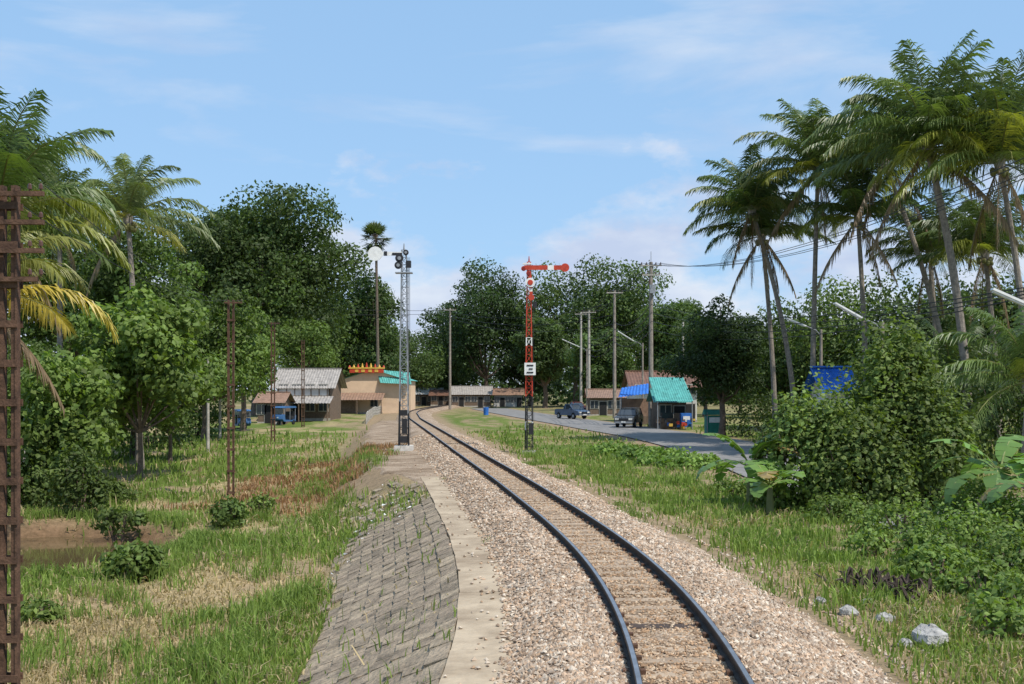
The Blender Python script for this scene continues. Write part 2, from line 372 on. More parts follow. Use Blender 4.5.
def grass(name,n,D0,D1,pa,pb):
    X,Y=scatter_screen(n,D0,D1,pa,pb)
    s,d,off=masks(X,Y); hl,w_=foot_w(Y); sh=shelf(Y); foot=-sh-w_
    keep=rng.random(n)<(1-.93*d)
    left=off<0
    slope_z=left&(off>foot+.25)
    keep&=~(slope_z&(Y<34)&(rng.random(n)<.985)); keep&=~(slope_z&(Y>=34)&(rng.random(n)<.55))
    keep&=~(left&(off>-sh-.05)); keep&=~((off>=0)&(off<2.5)&(rng.random(n)<.985)); keep&=~((off>=0)&(off<1.3))
    keep&=~((np.abs(X-rc(Y))<3.5)&(Y<212))
    keep&=~((((X-PX)/(PRX-.2))**2+((Y-PY)/(PRY-.2))**2)<1)
    keep&=~((s>.6)&(rng.random(n)<.3))
    X=X[keep];Y=Y[keep];s=s[keep];n=len(X)
    cl=fbm(X,Y,1.0,61); h=rng.uniform(.06,.24,n)*(.4+1.7*cl)*(1+Y/120)*np.where(X-xc(Y)>0,.75,1.15); w=.006+.00055*Y
    g=fbm(X,Y,2.0,63)[:,None]; c=GREEN*(1-g)*1.1+GREEN2*1.25*g
    dry=(rng.random(n)<(.12+.88*s))[:,None]; c=np.where(dry,STRAW*rng.uniform(.6,1.15,(n,1)),c)*rng.uniform(.65,1.25,(n,1))
    h=np.where(dry[:,0]&(s>.5),h*.55,h)
    blades(name,X,Y,h,np.full(n,1.0)*w,c,np.where(dry[:,0],1.6,.6))
grass('grass',220000,9.5,95,-200,520); grass('grass',150000,9.5,110,500,1250)
def tufts(name,cent,per,h,spread,col,w=.012):
    cent=np.array(cent); X=np.repeat(cent[:,0],per)+rng.normal(0,spread,len(cent)*per); Y=np.repeat(cent[:,1],per)+rng.normal(0,spread,len(cent)*per)
    n=len(X); c=np.array(col)*rng.uniform(.6,1.35,(n,1)); blades(name,X,Y,rng.uniform(.5,1.1,n)*h,np.full(n,w),c,.8)
tufts('tall_grass_tufts',[(rng.uniform(-10,-5.9),rng.uniform(16,60)) for _ in range(100)]+[(rng.uniform(-5.8,-4.4),rng.uniform(15,27)) for _ in range(50)]+[(rng.uniform(-14,-7),rng.uniform(12,22)) for _ in range(60)]+[(PX+(PRX+.9)*math.cos(a),PY+(PRY+.9)*math.sin(a)) for a in rng.uniform(-1.2,3.2,50)],45,.55,.24,(.17,.24,.055),.014)
tufts('dry_weed_tufts',[(rng.uniform(-12.5,-6.5),rng.uniform(42,66)) for _ in range(70)],45,.4,.4,(.31,.18,.10),.03)
tufts('roadside_grass_tufts',[(float(xc(yy))+rng.uniform(3.2,8.0),yy) for yy in rng.uniform(12,60,150)],45,.4,.25,(.18,.25,.055),.015)
tufts('ballast_weed_tufts',[(float(xc(yy))-rng.uniform(1.0,1.7),yy) for yy in (38.,39,40.5,42,26,24.)]+[(float(xc(yy))+rng.uniform(2.0,2.9),yy) for yy in rng.uniform(14,50,26)],50,.22,.2,(.17,.23,.06),.013)
# ------------------------------------------------------------ foliage
def unit(v): return v/np.maximum(np.linalg.norm(v,axis=-1,keepdims=True),1e-6)
def leaf_quads(P,Nn,L,W,hang=.4):
    n=len(P)
    r=rng.normal(0,1,(n,3)); r[:,2]-=hang*1.5
    u=unit(r-Nn*(r*Nn).sum(1,keepdims=True)); v=np.cross(Nn,u)
    V=np.empty((n,4,3)); V[:,0]=P-u*L[:,None]*.5; V[:,2]=P+u*L[:,None]*.5
    V[:,1]=P+v*W[:,None]*.5-u*L[:,None]*.08-Nn*L[:,None]*.06; V[:,3]=P-v*W[:,None]*.5-u*L[:,None]*.08-Nn*L[:,None]*.06
    return V
def clump_leaves(clumps,n,size,col,var=.3,asp=.55,fill=.5,huev=.15):
    C=np.array([c[0] for c in clumps]); R=np.array([c[1] for c in clumps]); wt=(R.mean(1)**2); wt/=wt.sum()
    k=rng.choice(len(C),n,p=wt); d=unit(rng.normal(0,1,(n,3)))
    rad=(fill+(1.08-fill)*rng.random(n)**.6)*(1+.25*(rng.random(n)-.5))
    bump=.85+.36*vn(d[:,0]*3+k*5.3,d[:,2]*3+d[:,1]*2.1+k*1.7,.8,71)
    P=C[k]+d*R[k]*(rad*bump)[:,None]
    Nn=unit(d*.75+rng.normal(0,.55,(n,3))+np.array([0,0,.35]))
    L=size*rng.uniform(.6,1.35,n)
    cf=np.random.default_rng(len(C)).uniform(1-var,1+var,len(C))
    yel=rng.random((n,1))*huev
    c=np.array(col)[None]*cf[k][:,None]*rng.uniform(.65,1.35,(n,1)); c=c*(1-yel)+c*np.array([1.9,1.35,.8])*yel
    return leaf_quads(P,Nn,L,L*asp).reshape(-1,3),np.repeat(c,4,0)
def build_plant(name,mb,V,c,m=None):
    nv=len(mb.v); base=np.array(mb.v).reshape(-1,3) if nv else np.zeros((0,3))
    mats=list(mb.mats)+[m or M_leaf]
    fl=[]
    if nv:
        for k in set(len(f) for f in mb.f):
            ids=[i for i,f in enumerate(mb.f) if len(f)==k]
            fl.append((np.array([mb.f[i] for i in ids]),np.array([mb.m[i] for i in ids])))
    q=np.arange(len(V)).reshape(-1,4)+nv; fl.append((q,len(mats)-1))
    return np_mesh(name,np.concatenate([base,V]),fl,mats,np.concatenate([np.full((nv,3),.2),c]))
def tree(name,x,y,top,crad,zc=None,rz=None,n=12000,size=.35,col=(.06,.10,.025),clumps=34,tr=.3,ry=None,asp=.6,seed=1,var=.35,low=-.8,cx=0,huev=.2,fill=.55,cs=1.75):
    rs=np.random.default_rng(seed*13+5); z0=Hs(x,y) if y<240 else -.5
    rz=rz or crad*.8; zc=zc if zc is not None else top-rz; ry=ry or crad
    C=np.array([x+cx,y,zc]); Rr=np.array([crad,ry,rz]); cl=[]
    while len(cl)<clumps:
        d=unit(rs.normal(0,1,3)); 
        if d[2]<low: continue
        q=rs.uniform(.5,.95); rr=rs.uniform(.65,1.3)*cs/math.sqrt(clumps)*(crad+rz)/2
        q=min(q,1.08-.6*cs/math.sqrt(clumps))
        cl.append((C+d*Rr*q,np.array([rr*rs.uniform(.9,1.4),rr*rs.uniform(.9,1.3),rr*.75])))
    for _ in range(max(3,clumps//7)): cl.append((C+unit(rs.normal(0,1,3))*Rr*.3,Rr*.42))
    V,c=clump_leaves(cl,n,size,col,var,asp,fill,huev)
    if y<240: V[:,2]=np.maximum(V[:,2],z0+.1)
    mb=MB(); fz=max(z0+.25*(zc-z0),zc-rz*.8); fk=Vector((x+cx*.3,y,fz))
    mb.tube([(x,y,z0-.3),(x,y,z0+.4),(x+cx*.1+tr*.3,y,(z0+fz)/2),fk],[tr*1.5,tr*1.1,tr*.9,tr*.8],M_bark,8)
    for k in range(min(len(cl),14)):
        t=Vector(cl[k][0]); mid=fk.lerp(t,.5)+Vector((rs.uniform(-.5,.5)*crad*.12,rs.uniform(-.5,.5)*crad*.12,-rz*.05))
        mb.tube([fk,mid,t],[tr*.55,tr*.33,tr*.1],M_bark,5,False)
    return build_plant(name,mb,V,c)
def shrub(name,lobes,n,size,col,asp=.6,var=.3,fill=.6,huev=.25,stems=6):
    cl=[]
    for (x,y,z,r) in lobes:
        cl.append((np.array([x,y,z]),np.array(r)))
        for _ in range(11):
            d=unit(rng.normal(0,1,3)); d[2]=abs(d[2])*.9-.15; cl.append((np.array([x,y,z])+d*np.array(r)*.82,np.array(r)*rng.uniform(.22,.42)))
    V,c=clump_leaves(cl,n,size,col,var,asp,fill,huev)
    g=H(V[:,0],V[:,1]); V[:,2]=np.maximum(V[:,2],g+.01+rng.random(len(V))*.05)
    mb=MB()
    for (x,y,z,r) in lobes:
        z0=Hs(x,y)
        for k in range(stems):
            a=rng.uniform(0,6.28); q=rng.uniform(.3,.8)
            mb.tube([(x+.1*math.cos(a),y+.1*math.sin(a),z0-.1),(x+r[0]*q*.5*math.cos(a),y+r[1]*q*.5*math.sin(a),(z0+z)/2),(x+r[0]*q*math.cos(a),y+r[1]*q*math.sin(a),z+r[2]*.5)],[.05,.035,.015],M_bark,5,False)
    return build_plant(name,mb,V,c)
def palm(name,bx,D,tx,tz,L=4.6,nf=26,seed=1,col=(.075,.115,.03),tr=.19,Dt=None,dead=3,leafL=1.0,bow=.6,young=False):
    rs=np.random.default_rng(seed*7+1); Dt=Dt or D; z0=Hs(bx,D); top=Vector((tx,Dt,tz)); b=Vector((bx,D,z0-.2)); mb=MB()
    pts=[];rad=[]
    for i in range(19):
        t=i/18; p=b.lerp(top,t); p.x+=(tx-bx)*(t*t-t)*bow; pts.append(p); rad.append((tr*(1.5-.5*min(1,t*8)) if t<.125 else tr*(1-.35*t))*(1+.05*(i%2)))
    mb.tube(pts,rad,M_pbark,9)
    mb.sph(top+Vector((0,0,.05)),(.28,.28,.55),M_pbark,8,5)
    for k in range(11 if not young else 0):
        a=k*2.4; mb.sph(top+Vector((.34*math.cos(a),.34*math.sin(a),-.25-.13*(k%3))),(.14,.14,.17),mat('coconut',(.17,.16,.05),.5),7,5)
    VV=[];CC=[]
    for i in range(nf):
        t=(i+.5)/nf; az=i*2.39996+rs.uniform(-.3,.3); isd=i>=nf-dead
        pitch=math.radians(88-95*t**1.15+rs.uniform(-9,9)) if not isd else math.radians(-50+rs.uniform(-15,10))
        bend=math.radians(rs.uniform(30,60)+48*math.sin(math.pi*min(1,t*1.1))) if not isd else .45
        LL=L*rs.uniform(.85,1.12)*(.82+.18*min(1,t*4)); m=13; p=np.array(top)+np.array([0,0,.1]); ps=[p];
        tw=rs.uniform(-.35,.35)
        for k in range(m):
            s=(k+.5)/m; a=max(pitch-bend*s**1.6,-1.4); azz=az+tw*s
            p=p+np.array([math.cos(azz)*math.cos(a),math.sin(azz)*math.cos(a),math.sin(a)])*LL/m; ps.append(p)
        ps=np.array(ps)
        mb.tube(ps[::2],[.05,.045,.038,.03,.024,.018,.008][:len(ps[::2])],mat('frond_rachis',(.20,.20,.07),.5) if not isd else mat('dead_rachis',(.22,.15,.09),.8),4,False)
        nl=64; sv=np.linspace(.12,1.0,nl); sv=np.concatenate([sv,sv+.008]); sv=np.clip(sv,0,1); side=np.concatenate([np.ones(nl),-np.ones(nl)])
        idx=sv*m; i0=np.minimum(idx.astype(int),m-1); fr=(idx-i0)[:,None]
        P=ps[i0]*(1-fr)+ps[i0+1]*fr; T=unit(ps[i0+1]-ps[i0]); S=unit(np.cross(T,[0,0,1.0])); U=np.cross(S,T)
        fwd=.5+.9*sv**2; dh=rs.uniform(-.6,.7,len(sv))
        d1=unit(S*side[:,None]+T*(fwd+rs.uniform(-.15,.25,len(sv)))[:,None]+U*(.1+dh[:,None]*.5)-np.array([0,0,1])*(.15+.55*rs.random((len(sv),1))))
        ln=leafL*(np.sin(np.pi*np.clip(.2+.76*sv,0,1))**.5)*rs.uniform(.7,1.2,len(sv))*L/4.8
        if isd: ln*=rs.uniform(.3,1,len(sv)); d1=unit(d1-np.array([0,0,1.3]))
        d2=unit(d1-np.array([0,0,.45])-np.array([0,0,.8])*rs.random((len(sv),1)))
        wv=unit(T*.9+U*.4)*(.029*L/4.6*rs.uniform(.8,1.2,(len(sv),1)))
        A=P; B=P+d1*ln[:,None]*.5; C2=B+d2*ln[:,None]*.55
        V=np.stack([A-wv*.6,A+wv*.6,B+wv,B-wv, B-wv,B+wv,C2+wv*.15,C2-wv*.15],1)
        cc=np.array(col)*rs.uniform(.75,1.3)
        if isd: cc=np.array([.30,.21,.12])*rs.uniform(.6,1)
        elif t>.6 and rs.random()<.45: cc=cc*np.array([1.9,1.45,.9])
        c=cc*rs.uniform(.75,1.25,(len(sv),1)); VV.append(V.reshape(-1,3)); CC.append(np.repeat(c,8,0))
    return build_plant(name,mb,np.concatenate(VV),np.concatenate(CC),M_palm)
# left palms
palm('coconut_palm',-18.5,37,WX(-4,37),WZ(222,37),L=4.6,nf=38,seed=3,col=(.11,.16,.04),leafL=1.1)
palm('coconut_palm',-17.8,34,WX(-25,34),WZ(300,34),L=4.2,nf=32,seed=13,col=(.20,.205,.055),leafL=1.05,dead=5)
palm('coconut_palm',WX(140,62),62,WX(128,62),WZ(220,62),L=4.7,nf=26,seed=4,col=(.15,.185,.07),dead=1)
palm('coconut_palm',WX(60,66),66,WX(60,66),WZ(225,66),L=4.6,nf=28,seed=5,col=(.12,.155,.05),dead=2)
# right palms
palm('coconut_palm',WX(797,75),75,WX(752,75),WZ(212,75),L=5.0,nf=34,seed=6,col=(.075,.115,.032),bow=.8)
palm('coconut_palm',WX(776,78),78,WX(762,78),WZ(238,78),L=4.8,nf=32,seed=7,col=(.065,.10,.03))
palm('coconut_palm',WX(812,72),72,WX(818,72),WZ(172,72),L=5.6,nf=38,seed=8,col=(.10,.14,.042))
palm('coconut_palm',WX(868,70),70,WX(858,70),WZ(220,70),L=5.0,nf=32,seed=9,col=(.08,.12,.035))
palm('coconut_palm',WX(970,58),58,WX(928,58),WZ(150,58),L=6.2,nf=48,seed=10,col=(.115,.16,.047),bow=.9,tr=.25)
palm('coconut_palm',WX(960,68),68,WX(885,68),WZ(165,68),L=5.4,nf=36,seed=11,col=(.08,.12,.035))
palm('coconut_palm',WX(1035,56),56,WX(1000,56),WZ(165,56),L=6.0,nf=42,seed=12,col=(.115,.16,.047))
palm('coconut_palm',WX(1000,66),66,WX(985,66),WZ(255,66),L=5.0,nf=34,seed=14,col=(.085,.125,.037))
palm('coconut_palm',WX(940,72),72,WX(930,72),WZ(255,72),L=4.8,nf=30,seed=18,col=(.075,.11,.033))
palm('coconut_palm',WX(1025,40),40,WX(1030,40),WZ(385,40),L=4.0,nf=22,seed=15,col=(.10,.15,.04),young=True,dead=0)
palm('coconut_palm',WX(950,62),62,WX(952,62),WZ(378,62),L=4.6,nf=20,seed=16,col=(.08,.12,.036),young=True,dead=0)
def fanpalm(name,x,y,top):
    mb=MB(); z0=-.6; mb.tube([(x+.4,y,z0-.2),(x+.2,y,top*.5),(x,y,top)],[.32,.22,.2],M_bark,8); VV=[];CC=[]
    for i in range(50):
        d=unit(rng.normal(0,1,3)); d[2]=d[2]*.9+.1; d=unit(d); p0=np.array([x,y,top+.2]); hub=p0+d*rng.uniform(1.2,1.9)
        mb.tube([p0,hub],[.05,.03],M_bark,4,False); s=unit(np.cross(d,[0,0,1.0]) + 1e-3)
        for a in np.linspace(-1.9,1.9,15):
            e=unit(d*math.cos(a)+s*math.sin(a)+rng.normal(0,.08,3)-np.array([0,0,.1])); w=np.cross(e,np.cross(d,s))*.10; tip=hub+e*1.3
            VV.append(np.array([hub-w*.3,hub+w*.3,(hub+tip)/2+w,tip])); VV.append(np.array([hub-w*.3,tip,(hub+tip)/2-w,hub-w*.2])); 
            c=np.array([.08,.11,.04])*rng.uniform(.7,1.3); CC.append(np.repeat(c[None],8,0))
    build_plant(name,mb,np.concatenate(VV),np.concatenate(CC),M_palm)
fanpalm('palmyra_palm',WX(376,176),176,WZ(240,176))
# big rain tree + trees left
tree('rain_tree',WX(258,148),148,WZ(178,148),14.2,rz=12.6,n=64000,size=.52,col=(.060,.098,.028),clumps=120,tr=.9,seed=2,cs=1.9)
tree('broadleaf_tree',WX(345,186),186,WZ(262,186),7.6,rz=10.5,n=15000,size=.55,col=(.065,.105,.032),clumps=44,tr=.4,seed=3)
tree('broadleaf_tree',WX(377,182),182,WZ(268,182),4.2,rz=9.5,n=9000,size=.52,col=(.06,.10,.03),clumps=34,tr=.3,seed=4)
tree('broadleaf_tree',WX(205,88),88,WZ(285,88),5.0,rz=5.0,n=16000,size=.34,col=(.095,.15,.036),clumps=40,tr=.3,seed=5)
tree('broadleaf_tree',WX(243,102),102,WZ(312,102),3.2,rz=3.6,n=10000,size=.32,col=(.095,.15,.036),clumps=34,tr=.25,seed=6)
tree('broadleaf_tree',WX(300,138),138,WZ(315,138),4.6,rz=3.6,n=8000,size=.42,col=(.085,.135,.034),clumps=30,tr=.25,seed=26)
tree('broadleaf_tree',WX(75,85),85,WZ(205,85),6.6,rz=7,n=20000,size=.36,col=(.075,.12,.032),clumps=46,tr=.4,seed=7)
tree('broadleaf_tree',WX(12,95),95,WZ(120,95),3.8,rz=5.6,n=10000,size=.42,col=(.05,.075,.025),clumps=28,tr=.35,seed=8)
tree('broadleaf_tree',WX(135,70),70,WZ(225,70),4.0,rz=4.8,n=15000,size=.3,col=(.08,.13,.034),clumps=38,tr=.3,seed=9)
tree('large_leaf_tree',WX(140,56),56,WZ(290,56),3.5,rz=3.9,n=10500,size=.33,col=(.125,.19,.045),clumps=40,tr=.13,seed=10,asp=.7,fill=.35,cs=1.6)
tree('large_leaf_tree',WX(62,46),46,WZ(345,46),2.7,rz=3.0,n=8500,size=.27,col=(.115,.175,.042),clumps=36,tr=.1,seed=11,asp=.7,fill=.35,cs=1.6)
tree('large_leaf_tree',WX(170,66),66,WZ(340,66),2.8,rz=3.0,n=8000,size=.3,col=(.10,.155,.04),clumps=30,tr=.12,seed=12)
tree('large_leaf_tree',WX(15,58),58,WZ(320,58),3.8,rz=4.0,n=11000,size=.3,col=(.08,.13,.034),clumps=32,tr=.14,seed=14)
shrub('hedge_shrub',[(WX(px,D),D,.6,(3.0,2.2,2.2)) for px,D in((10,60),(90,68),(150,78),(195,92))]+[(WX(-60,60),60,1,(4,3,3)),(WX(-150,55),55,1,(4,3,3))],20000,.3,(.08,.13,.034))
shrub('undergrowth_shrub',[(WX(78,42),42,-1.0,(1.0,.9,1.9)),(WX(15,44),44,-1.2,(1.8,1.2,1.5)),(WX(45,46),46,-.9,(2.0,1.2,1.4)),(WX(100,45),45,-1.3,(1.3,.9,.7)),(WX(120,39),39,-1.7,(.8,.7,.5))],11000,.19,(.085,.13,.036),fill=.4)
shrub('meadow_shrub',[(WX(135,29),29,-1.6,(.7,.6,.5))],1500,.19,(.12,.185,.045),fill=.4)
shrub('meadow_shrub',[(WX(228,39),39,-1.5,(.6,.6,.6))],1100,.19,(.10,.16,.042),fill=.4)
shrub('meadow_shrub',[(WX(40,24),24,-1.9,(.5,.5,.35)),(WX(262,42),42,-1.4,(.5,.5,.4))],900,.15,(.12,.18,.045),fill=.4)
# centre trees
for i,(px,D,tp,cr,rz,cl) in enumerate([(486,236,262,9.8,13.5,(.045,.08,.028)),(530,246,292,8,12,(.05,.085,.03)),(575,232,252,11.5,13,(.075,.12,.038)),(632,225,258,11.5,13,(.08,.128,.04)),(676,205,290,7.5,10,(.075,.125,.038)),(452,255,305,7.5,11,(.05,.085,.03)),(545,215,310,5.5,8,(.065,.105,.034)),(604,190,325,6,7,(.07,.115,.035))]):
    tree('broadleaf_tree',WX(px,D),D,WZ(tp,D),cr,rz=rz,n=18000,size=.6,col=cl,clumps=60,tr=.5,seed=30+i)
for i,(px,D,tp,cr) in enumerate([(425,240,332,8),(400,225,330,7),(440,250,345,7),(705,150,305,5),(362,210,318,8),(740,160,330,6),(780,140,330,6),(320,200,330,8)]):
    tree('broadleaf_tree',WX(px,D),D,WZ(tp,D),cr,rz=max(cr*.8,(WZ(tp,D)+1)/2.1),n=8000,size=.5,col=(.068,.11,.034),clumps=34,tr=.3,seed=50+i)
# right trees
tree('mango_tree',WX(722,84),84,WZ(298,84),3.7,rz=4.3,n=24000,size=.24,col=(.04,.068,.022),clumps=50,tr=.25,seed=60,var=.25)
for i,(px,D,tp,cr,cl) in enumerate([(850,95,262,5.4,(.085,.13,.036)),(905,90,285,5.4,(.055,.09,.028)),(960,92,265,5.8,(.055,.09,.028)),(1020,85,280,5.4,(.065,.10,.03)),(1080,80,250,6.5,(.065,.10,.03)),(795,100,300,4.6,(.07,.11,.034)),(1150,70,260,6,(.07,.10,.033))]):
    tree('broadleaf_tree',WX(px,D),D,WZ(tp,D),cr,rz=(WZ(tp,D)+1)/2.1,n=12000,size=.34,col=cl,clumps=40,tr=.3,seed=70+i)
shrub('roadside_hedge',[(WX(px,D),D,z,(2.6,2.0,h)) for px,D,z,h in((765,84,.6,2.2),(805,72,.4,2.0),(855,64,.3,2.2),(905,62,1.0,3.4),(960,58,1.2,3.6),(1020,54,1.2,3.6),(1090,50,1,3.6),(1000,70,2,4),(885,80,2,4),(940,80,2,4.5),(1160,46,1,3.6))],34000,.24,(.06,.095,.028))
# vine-covered bush
shrub('vine_covered_bush',[(WX(895,34),34,1.5,(1.55,1.5,3.4)),(WX(900,34),34,2.9,(.8,.8,1.7)),(WX(812,33),33,.3,(1.6,1.4,2.6)),(WX(932,33),33,.3,(1.4,1.4,2.7)),(WX(858,32),32,.0,(1.5,1.3,2.3))],44000,.15,(.115,.17,.045),asp=.75,fill=.65)
shrub('low_shrub',[(WX(px,D),D,-.45,(r,r*.9,h)) for px,D,r,h in((965,24,1.1,.9),(1020,21,1.0,.8),(900,27,1.0,.7),(840,30,1.0,.55),(1060,24,1.4,1.0),(1030,17,.8,.5),(790,33,.8,.6),(730,37,.7,.5),(985,28,1.3,1.1),(940,20.5,.8,.5),(1000,15.5,.6,.4),(1110,19,1.2,.8),(925,23,.7,.5),(1010,25,1.1,1.0),(870,24,.5,.3),(985,18.5,.7,.5))],34000,.105,(.125,.195,.048),asp=.7,fill=.45)
shrub('creeper_patch',[(WX(px,D),D,-.5,(1.3,1.6,.6)) for px,D in((640,56),(665,53),(615,60),(690,50))],6000,.2,(.14,.23,.055),asp=.8,fill=.5)
def banana(name,x,y,h,nl,seed,L=2.0,az0=0):
    rs=np.random.default_rng(seed); z0=Hs(x,y); mb=MB(); st=Vector((x,y,z0+h*.5)); mb.tube([(x,y,z0-.1),(x,y,z0+h*.25),st],[.12,.10,.07],mat('banana_stem',(.16,.17,.07),.6),8)
    VV=[];CC=[]
    for i in range(nl):
        az=az0+i*2.4+rs.uniform(-.4,.4); pitch=rs.uniform(.3,1.2); m=12; p=np.array(st); ps=[p]
        for k in range(m):
            a=pitch-(1.7 if pitch<1 else 1.4)*((k+.5)/m)**1.4; p=p+np.array([math.cos(az)*math.cos(a),math.sin(az)*math.cos(a),math.sin(a)])*L*rs.uniform(.95,1.05)/m; ps.append(p)
        ps=np.array(ps); mb.tube(ps[::3],[.03,.022,.015,.01,.006],mat('banana_rib',(.25,.28,.1),.5),4,False)
        c=np.array([.14,.24,.055])*rs.uniform(.8,1.3)
        if rs.random()<.15: c=np.array([.30,.22,.09])
        for k in range(2,m):
            w0=.30*math.sin(math.pi*min(1,(k-1.2)/(m-.8)))**.6 if k>2 else .08; w1=.30*max(0.02,math.sin(math.pi*min(1,(k-.2)/(m-.8))))**.6
            T=unit(ps[min(k+1,m)]-ps[k]+1e-5); S=unit(np.cross(T,[0,0,1.0])); 
            for s in (-1,1):
                dz=np.array([0,0,rs.uniform(-.2,.04)])
                VV.append(np.array([ps[k],ps[k]+S*s*w0+dz*w0*2,ps[min(k+1,m)]+S*s*w1*.96+dz*w1*2,ps[min(k+1,m)]])); CC.append(np.repeat((c*rs.uniform(.85,1.15))[None],4,0))
    build_plant(name,mb,np.concatenate(VV),np.concatenate(CC),M_palm)
banana('banana_plant',WX(750,33.5),33.5,2.3,10,1,1.9,2.6); banana('banana_plant',WX(770,31.5),31.5,1.6,8,2,1.4,2.9)
banana('banana_plant',WX(1000,27),27,3.0,11,3,1.9); banana('banana_plant',WX(1045,25),25,2.6,9,5,1.7,1)
# distant tree line
cl=[]
for k in range(190):
    px=rng.uniform(-700,1700); D=rng.uniform(270,350); h=rng.uniform(9,18); cl.append((np.array([WX(px,D),D,h*.42]),np.array([rng.uniform(8,13),6,h*.6])))
for k in range(26):
    px=rng.uniform(420,760); D=rng.uniform(238,250); h=rng.uniform(5,9); cl.append((np.array([WX(px,D),D,h*.35]),np.array([rng.uniform(5,8),3,h*.6])))
V,c=clump_leaves(cl,60000,1.2,(.068,.105,.042),.3,.7,.5,.1); V[:,2]=np.maximum(V[:,2],-.5); build_plant('distant_tree_line',MB(),V,c)
# ------------------------------------------------------------ rocks, roots, litter
def rock(x,y,r,m):
    mb=MB(); mb.sph((0,0,0),(r*1.2,r,r*.75),m,9,6,.16); mb.build('rock',loc=(x,y,Hs(x,y)+r*.3),R=(0,0,random.uniform(0,6)))
M_rock=mat('rock_grey',(.38,.365,.34),.85,scale=5,bump=.8,var=.5)
for px,D,r in((930,14.8,.24),(885,16.2,.13),(905,14.6,.1),(848,16.6,.14),(868,17.6,.1),(955,16.5,.1),(915,16.9,.1),(820,17.5,.09)): rock(WX(px,D),D,r,M_rock)
mb=MB(); M_root=mat('dead_root',(.07,.05,.04),.9,bump=.5)
for k in range(70):
    x=WX(885,18.8)+random.gauss(0,.35); y=18.8+random.gauss(0,.4); z=Hs(x,y); a=random.uniform(0,6.28); l=random.uniform(.2,.5)
    mb.tube([(x,y,z-.05),(x+math.cos(a)*l*.5,y+math.sin(a)*l*.5,z+random.uniform(.1,.4)),(x+math.cos(a)*l,y+math.sin(a)*l,z+random.uniform(0,.35))],[.045,.028,.006],M_root,5)
mb.build('dead_root_pile')
mb=MB(); M_lit=mat('litter_plastic',(.7,.7,.68),.5)
for k in range(70):
    Y=random.gauss(37,3.0); X=float(xc(Y)-shelf(Y))-random.uniform(.5,2.8); s=random.uniform(.03,.10); z=Hs(X,Y)+.08
    V=[(X+random.uniform(-s,s),Y+random.uniform(-s,s),z+random.uniform(0,s)) for _ in range(4)]; mb.raw(V,[(0,1,2),(0,2,3)],M_lit)
mb.build('litter')
# ------------------------------------------------------------ signals
def lattice(mb,x,y,z0,z1,w0,w1,ms,step=.55,r=.022):
    n=max(2,int((z1-z0)/step)); 
    def cor(t,i): w=(w0+(w1-w0)*t)/2; return Vector((x+(w if i in(1,2) else -w),y+(w if i in(2,3) else -w),z0+(z1-z0)*t))
    for k in range(n):
        t0,t1=k/n,(k+1)/n; m=ms((t0+t1)/2)
        for i in range(4):
            j=(i+1)%4; mb.tube([cor(t0,i),cor(t1,i)],r*1.5,m,4)
            mb.tube([cor(t0,i),cor(t1,j)],r*.8,m,4,False) if k%2 else mb.tube([cor(t0,j),cor(t1,i)],r*.8,m,4,False)
            mb.tube([cor(t1,i),cor(t1,j)],r*.6,m,4,False)
def ladder(mb,x,y,z0,z1,m,w=.3):
    for s in(-1,1): mb.tube([(x+s*w/2,y,z0),(x+s*w/2,y,z1)],.018,m,4)
    z=z0+.2
    while z<z1: mb.tube([(x-w/2,y,z),(x+w/2,y,z)],.012,m,4); z+=.3
D=59; x=WX(529,D); mb=MB(); zt=WZ(262,D)
def ms(t):
    z=Hs(x,D)+(zt-Hs(x,D))*t
    py=HY-(z-CH)*F/D
    return M_black if py>428 else M_white if py>420 else M_black if py>392 else M_red if py>345 else M_white if py>335 else M_red
lattice(mb,x,D,Hs(x,D)-.05,zt,.42,.18,ms,.42)
ladder(mb,x,D+.45,Hs(x,D),WZ(300,D),M_black,.3)
za=WZ(268,D)
def arm(mb,ox,oz,L,ang,w=.17,t=.035,yy=0):
    R=Matrix.Rotation(-ang,3,'Y'); o=Vector((ox,yy,oz))
    def seg(a,b,m,h=w,e=0): mb.box(o+R@Vector(((a+b)/2,0,0)),(b-a,t+e,h*1.4),m,R)
    seg(-.25,L*.48,M_red); seg(L*.48,L*.64,M_white); seg(L*.64,L*.90,M_red); c=o+R@Vector((L*.93,0,0)); mb.disc(c,w*1.3,M_red,t+.01)
    c=o+R@Vector((-.28,0,-.05)); mb.disc(c,.13,M_red,t+.01); mb.disc(c+Vector((0,-.03,0)),.09,mat('signal_lens',(.25,.03,.02),.1),t)
arm(mb,x,za,2.0,0,yy=D-.2)
R90=math.radians(-86); arm(mb,x+.05,WZ(279,D),1.05,R90,w=.12,yy=D-.22)
mb.disc((x+.06,D-.3,WZ(283,D)),.24,M_white,.03); mb.disc((x+.06,D-.33,WZ(283,D)),.14,M_red,.03)
mb.box((x+.05,D-.3,WZ(369,D)),(.58,.04,.64),M_white); 
for k,wd in enumerate((.34,.2,.34)): mb.box((x+.05+(.04 if k==1 else 0),D-.33,WZ(369,D)+.18-.18*k),(wd,.03,.07),M_black)
mb.box((x+.3,D,WZ(305,D)),(.22,.25,.3),M_black); mb.box((x,D,Hs(x,D)+.05),(.7,.7,.25),M_conc)
mb.tube([(x,D,zt),(x,D,zt+.3)],[.05,.02],M_red,6); mb.box((x-.1,D-.1,WZ(264,D)),(.45,.12,.08),M_white)
mb.tube([(x+.22,D-.15,za),(x+.25,D-.15,1.0)],.012,M_wire,4); mb.box((x+.1,D-.3,.8),(.26,.2,.6),M_black); mb.tube([(x-.1,D-.3,2.0),(x-.1,D-.3,-.3)],.04,M_black,6)
mb.build('semaphore_signal')
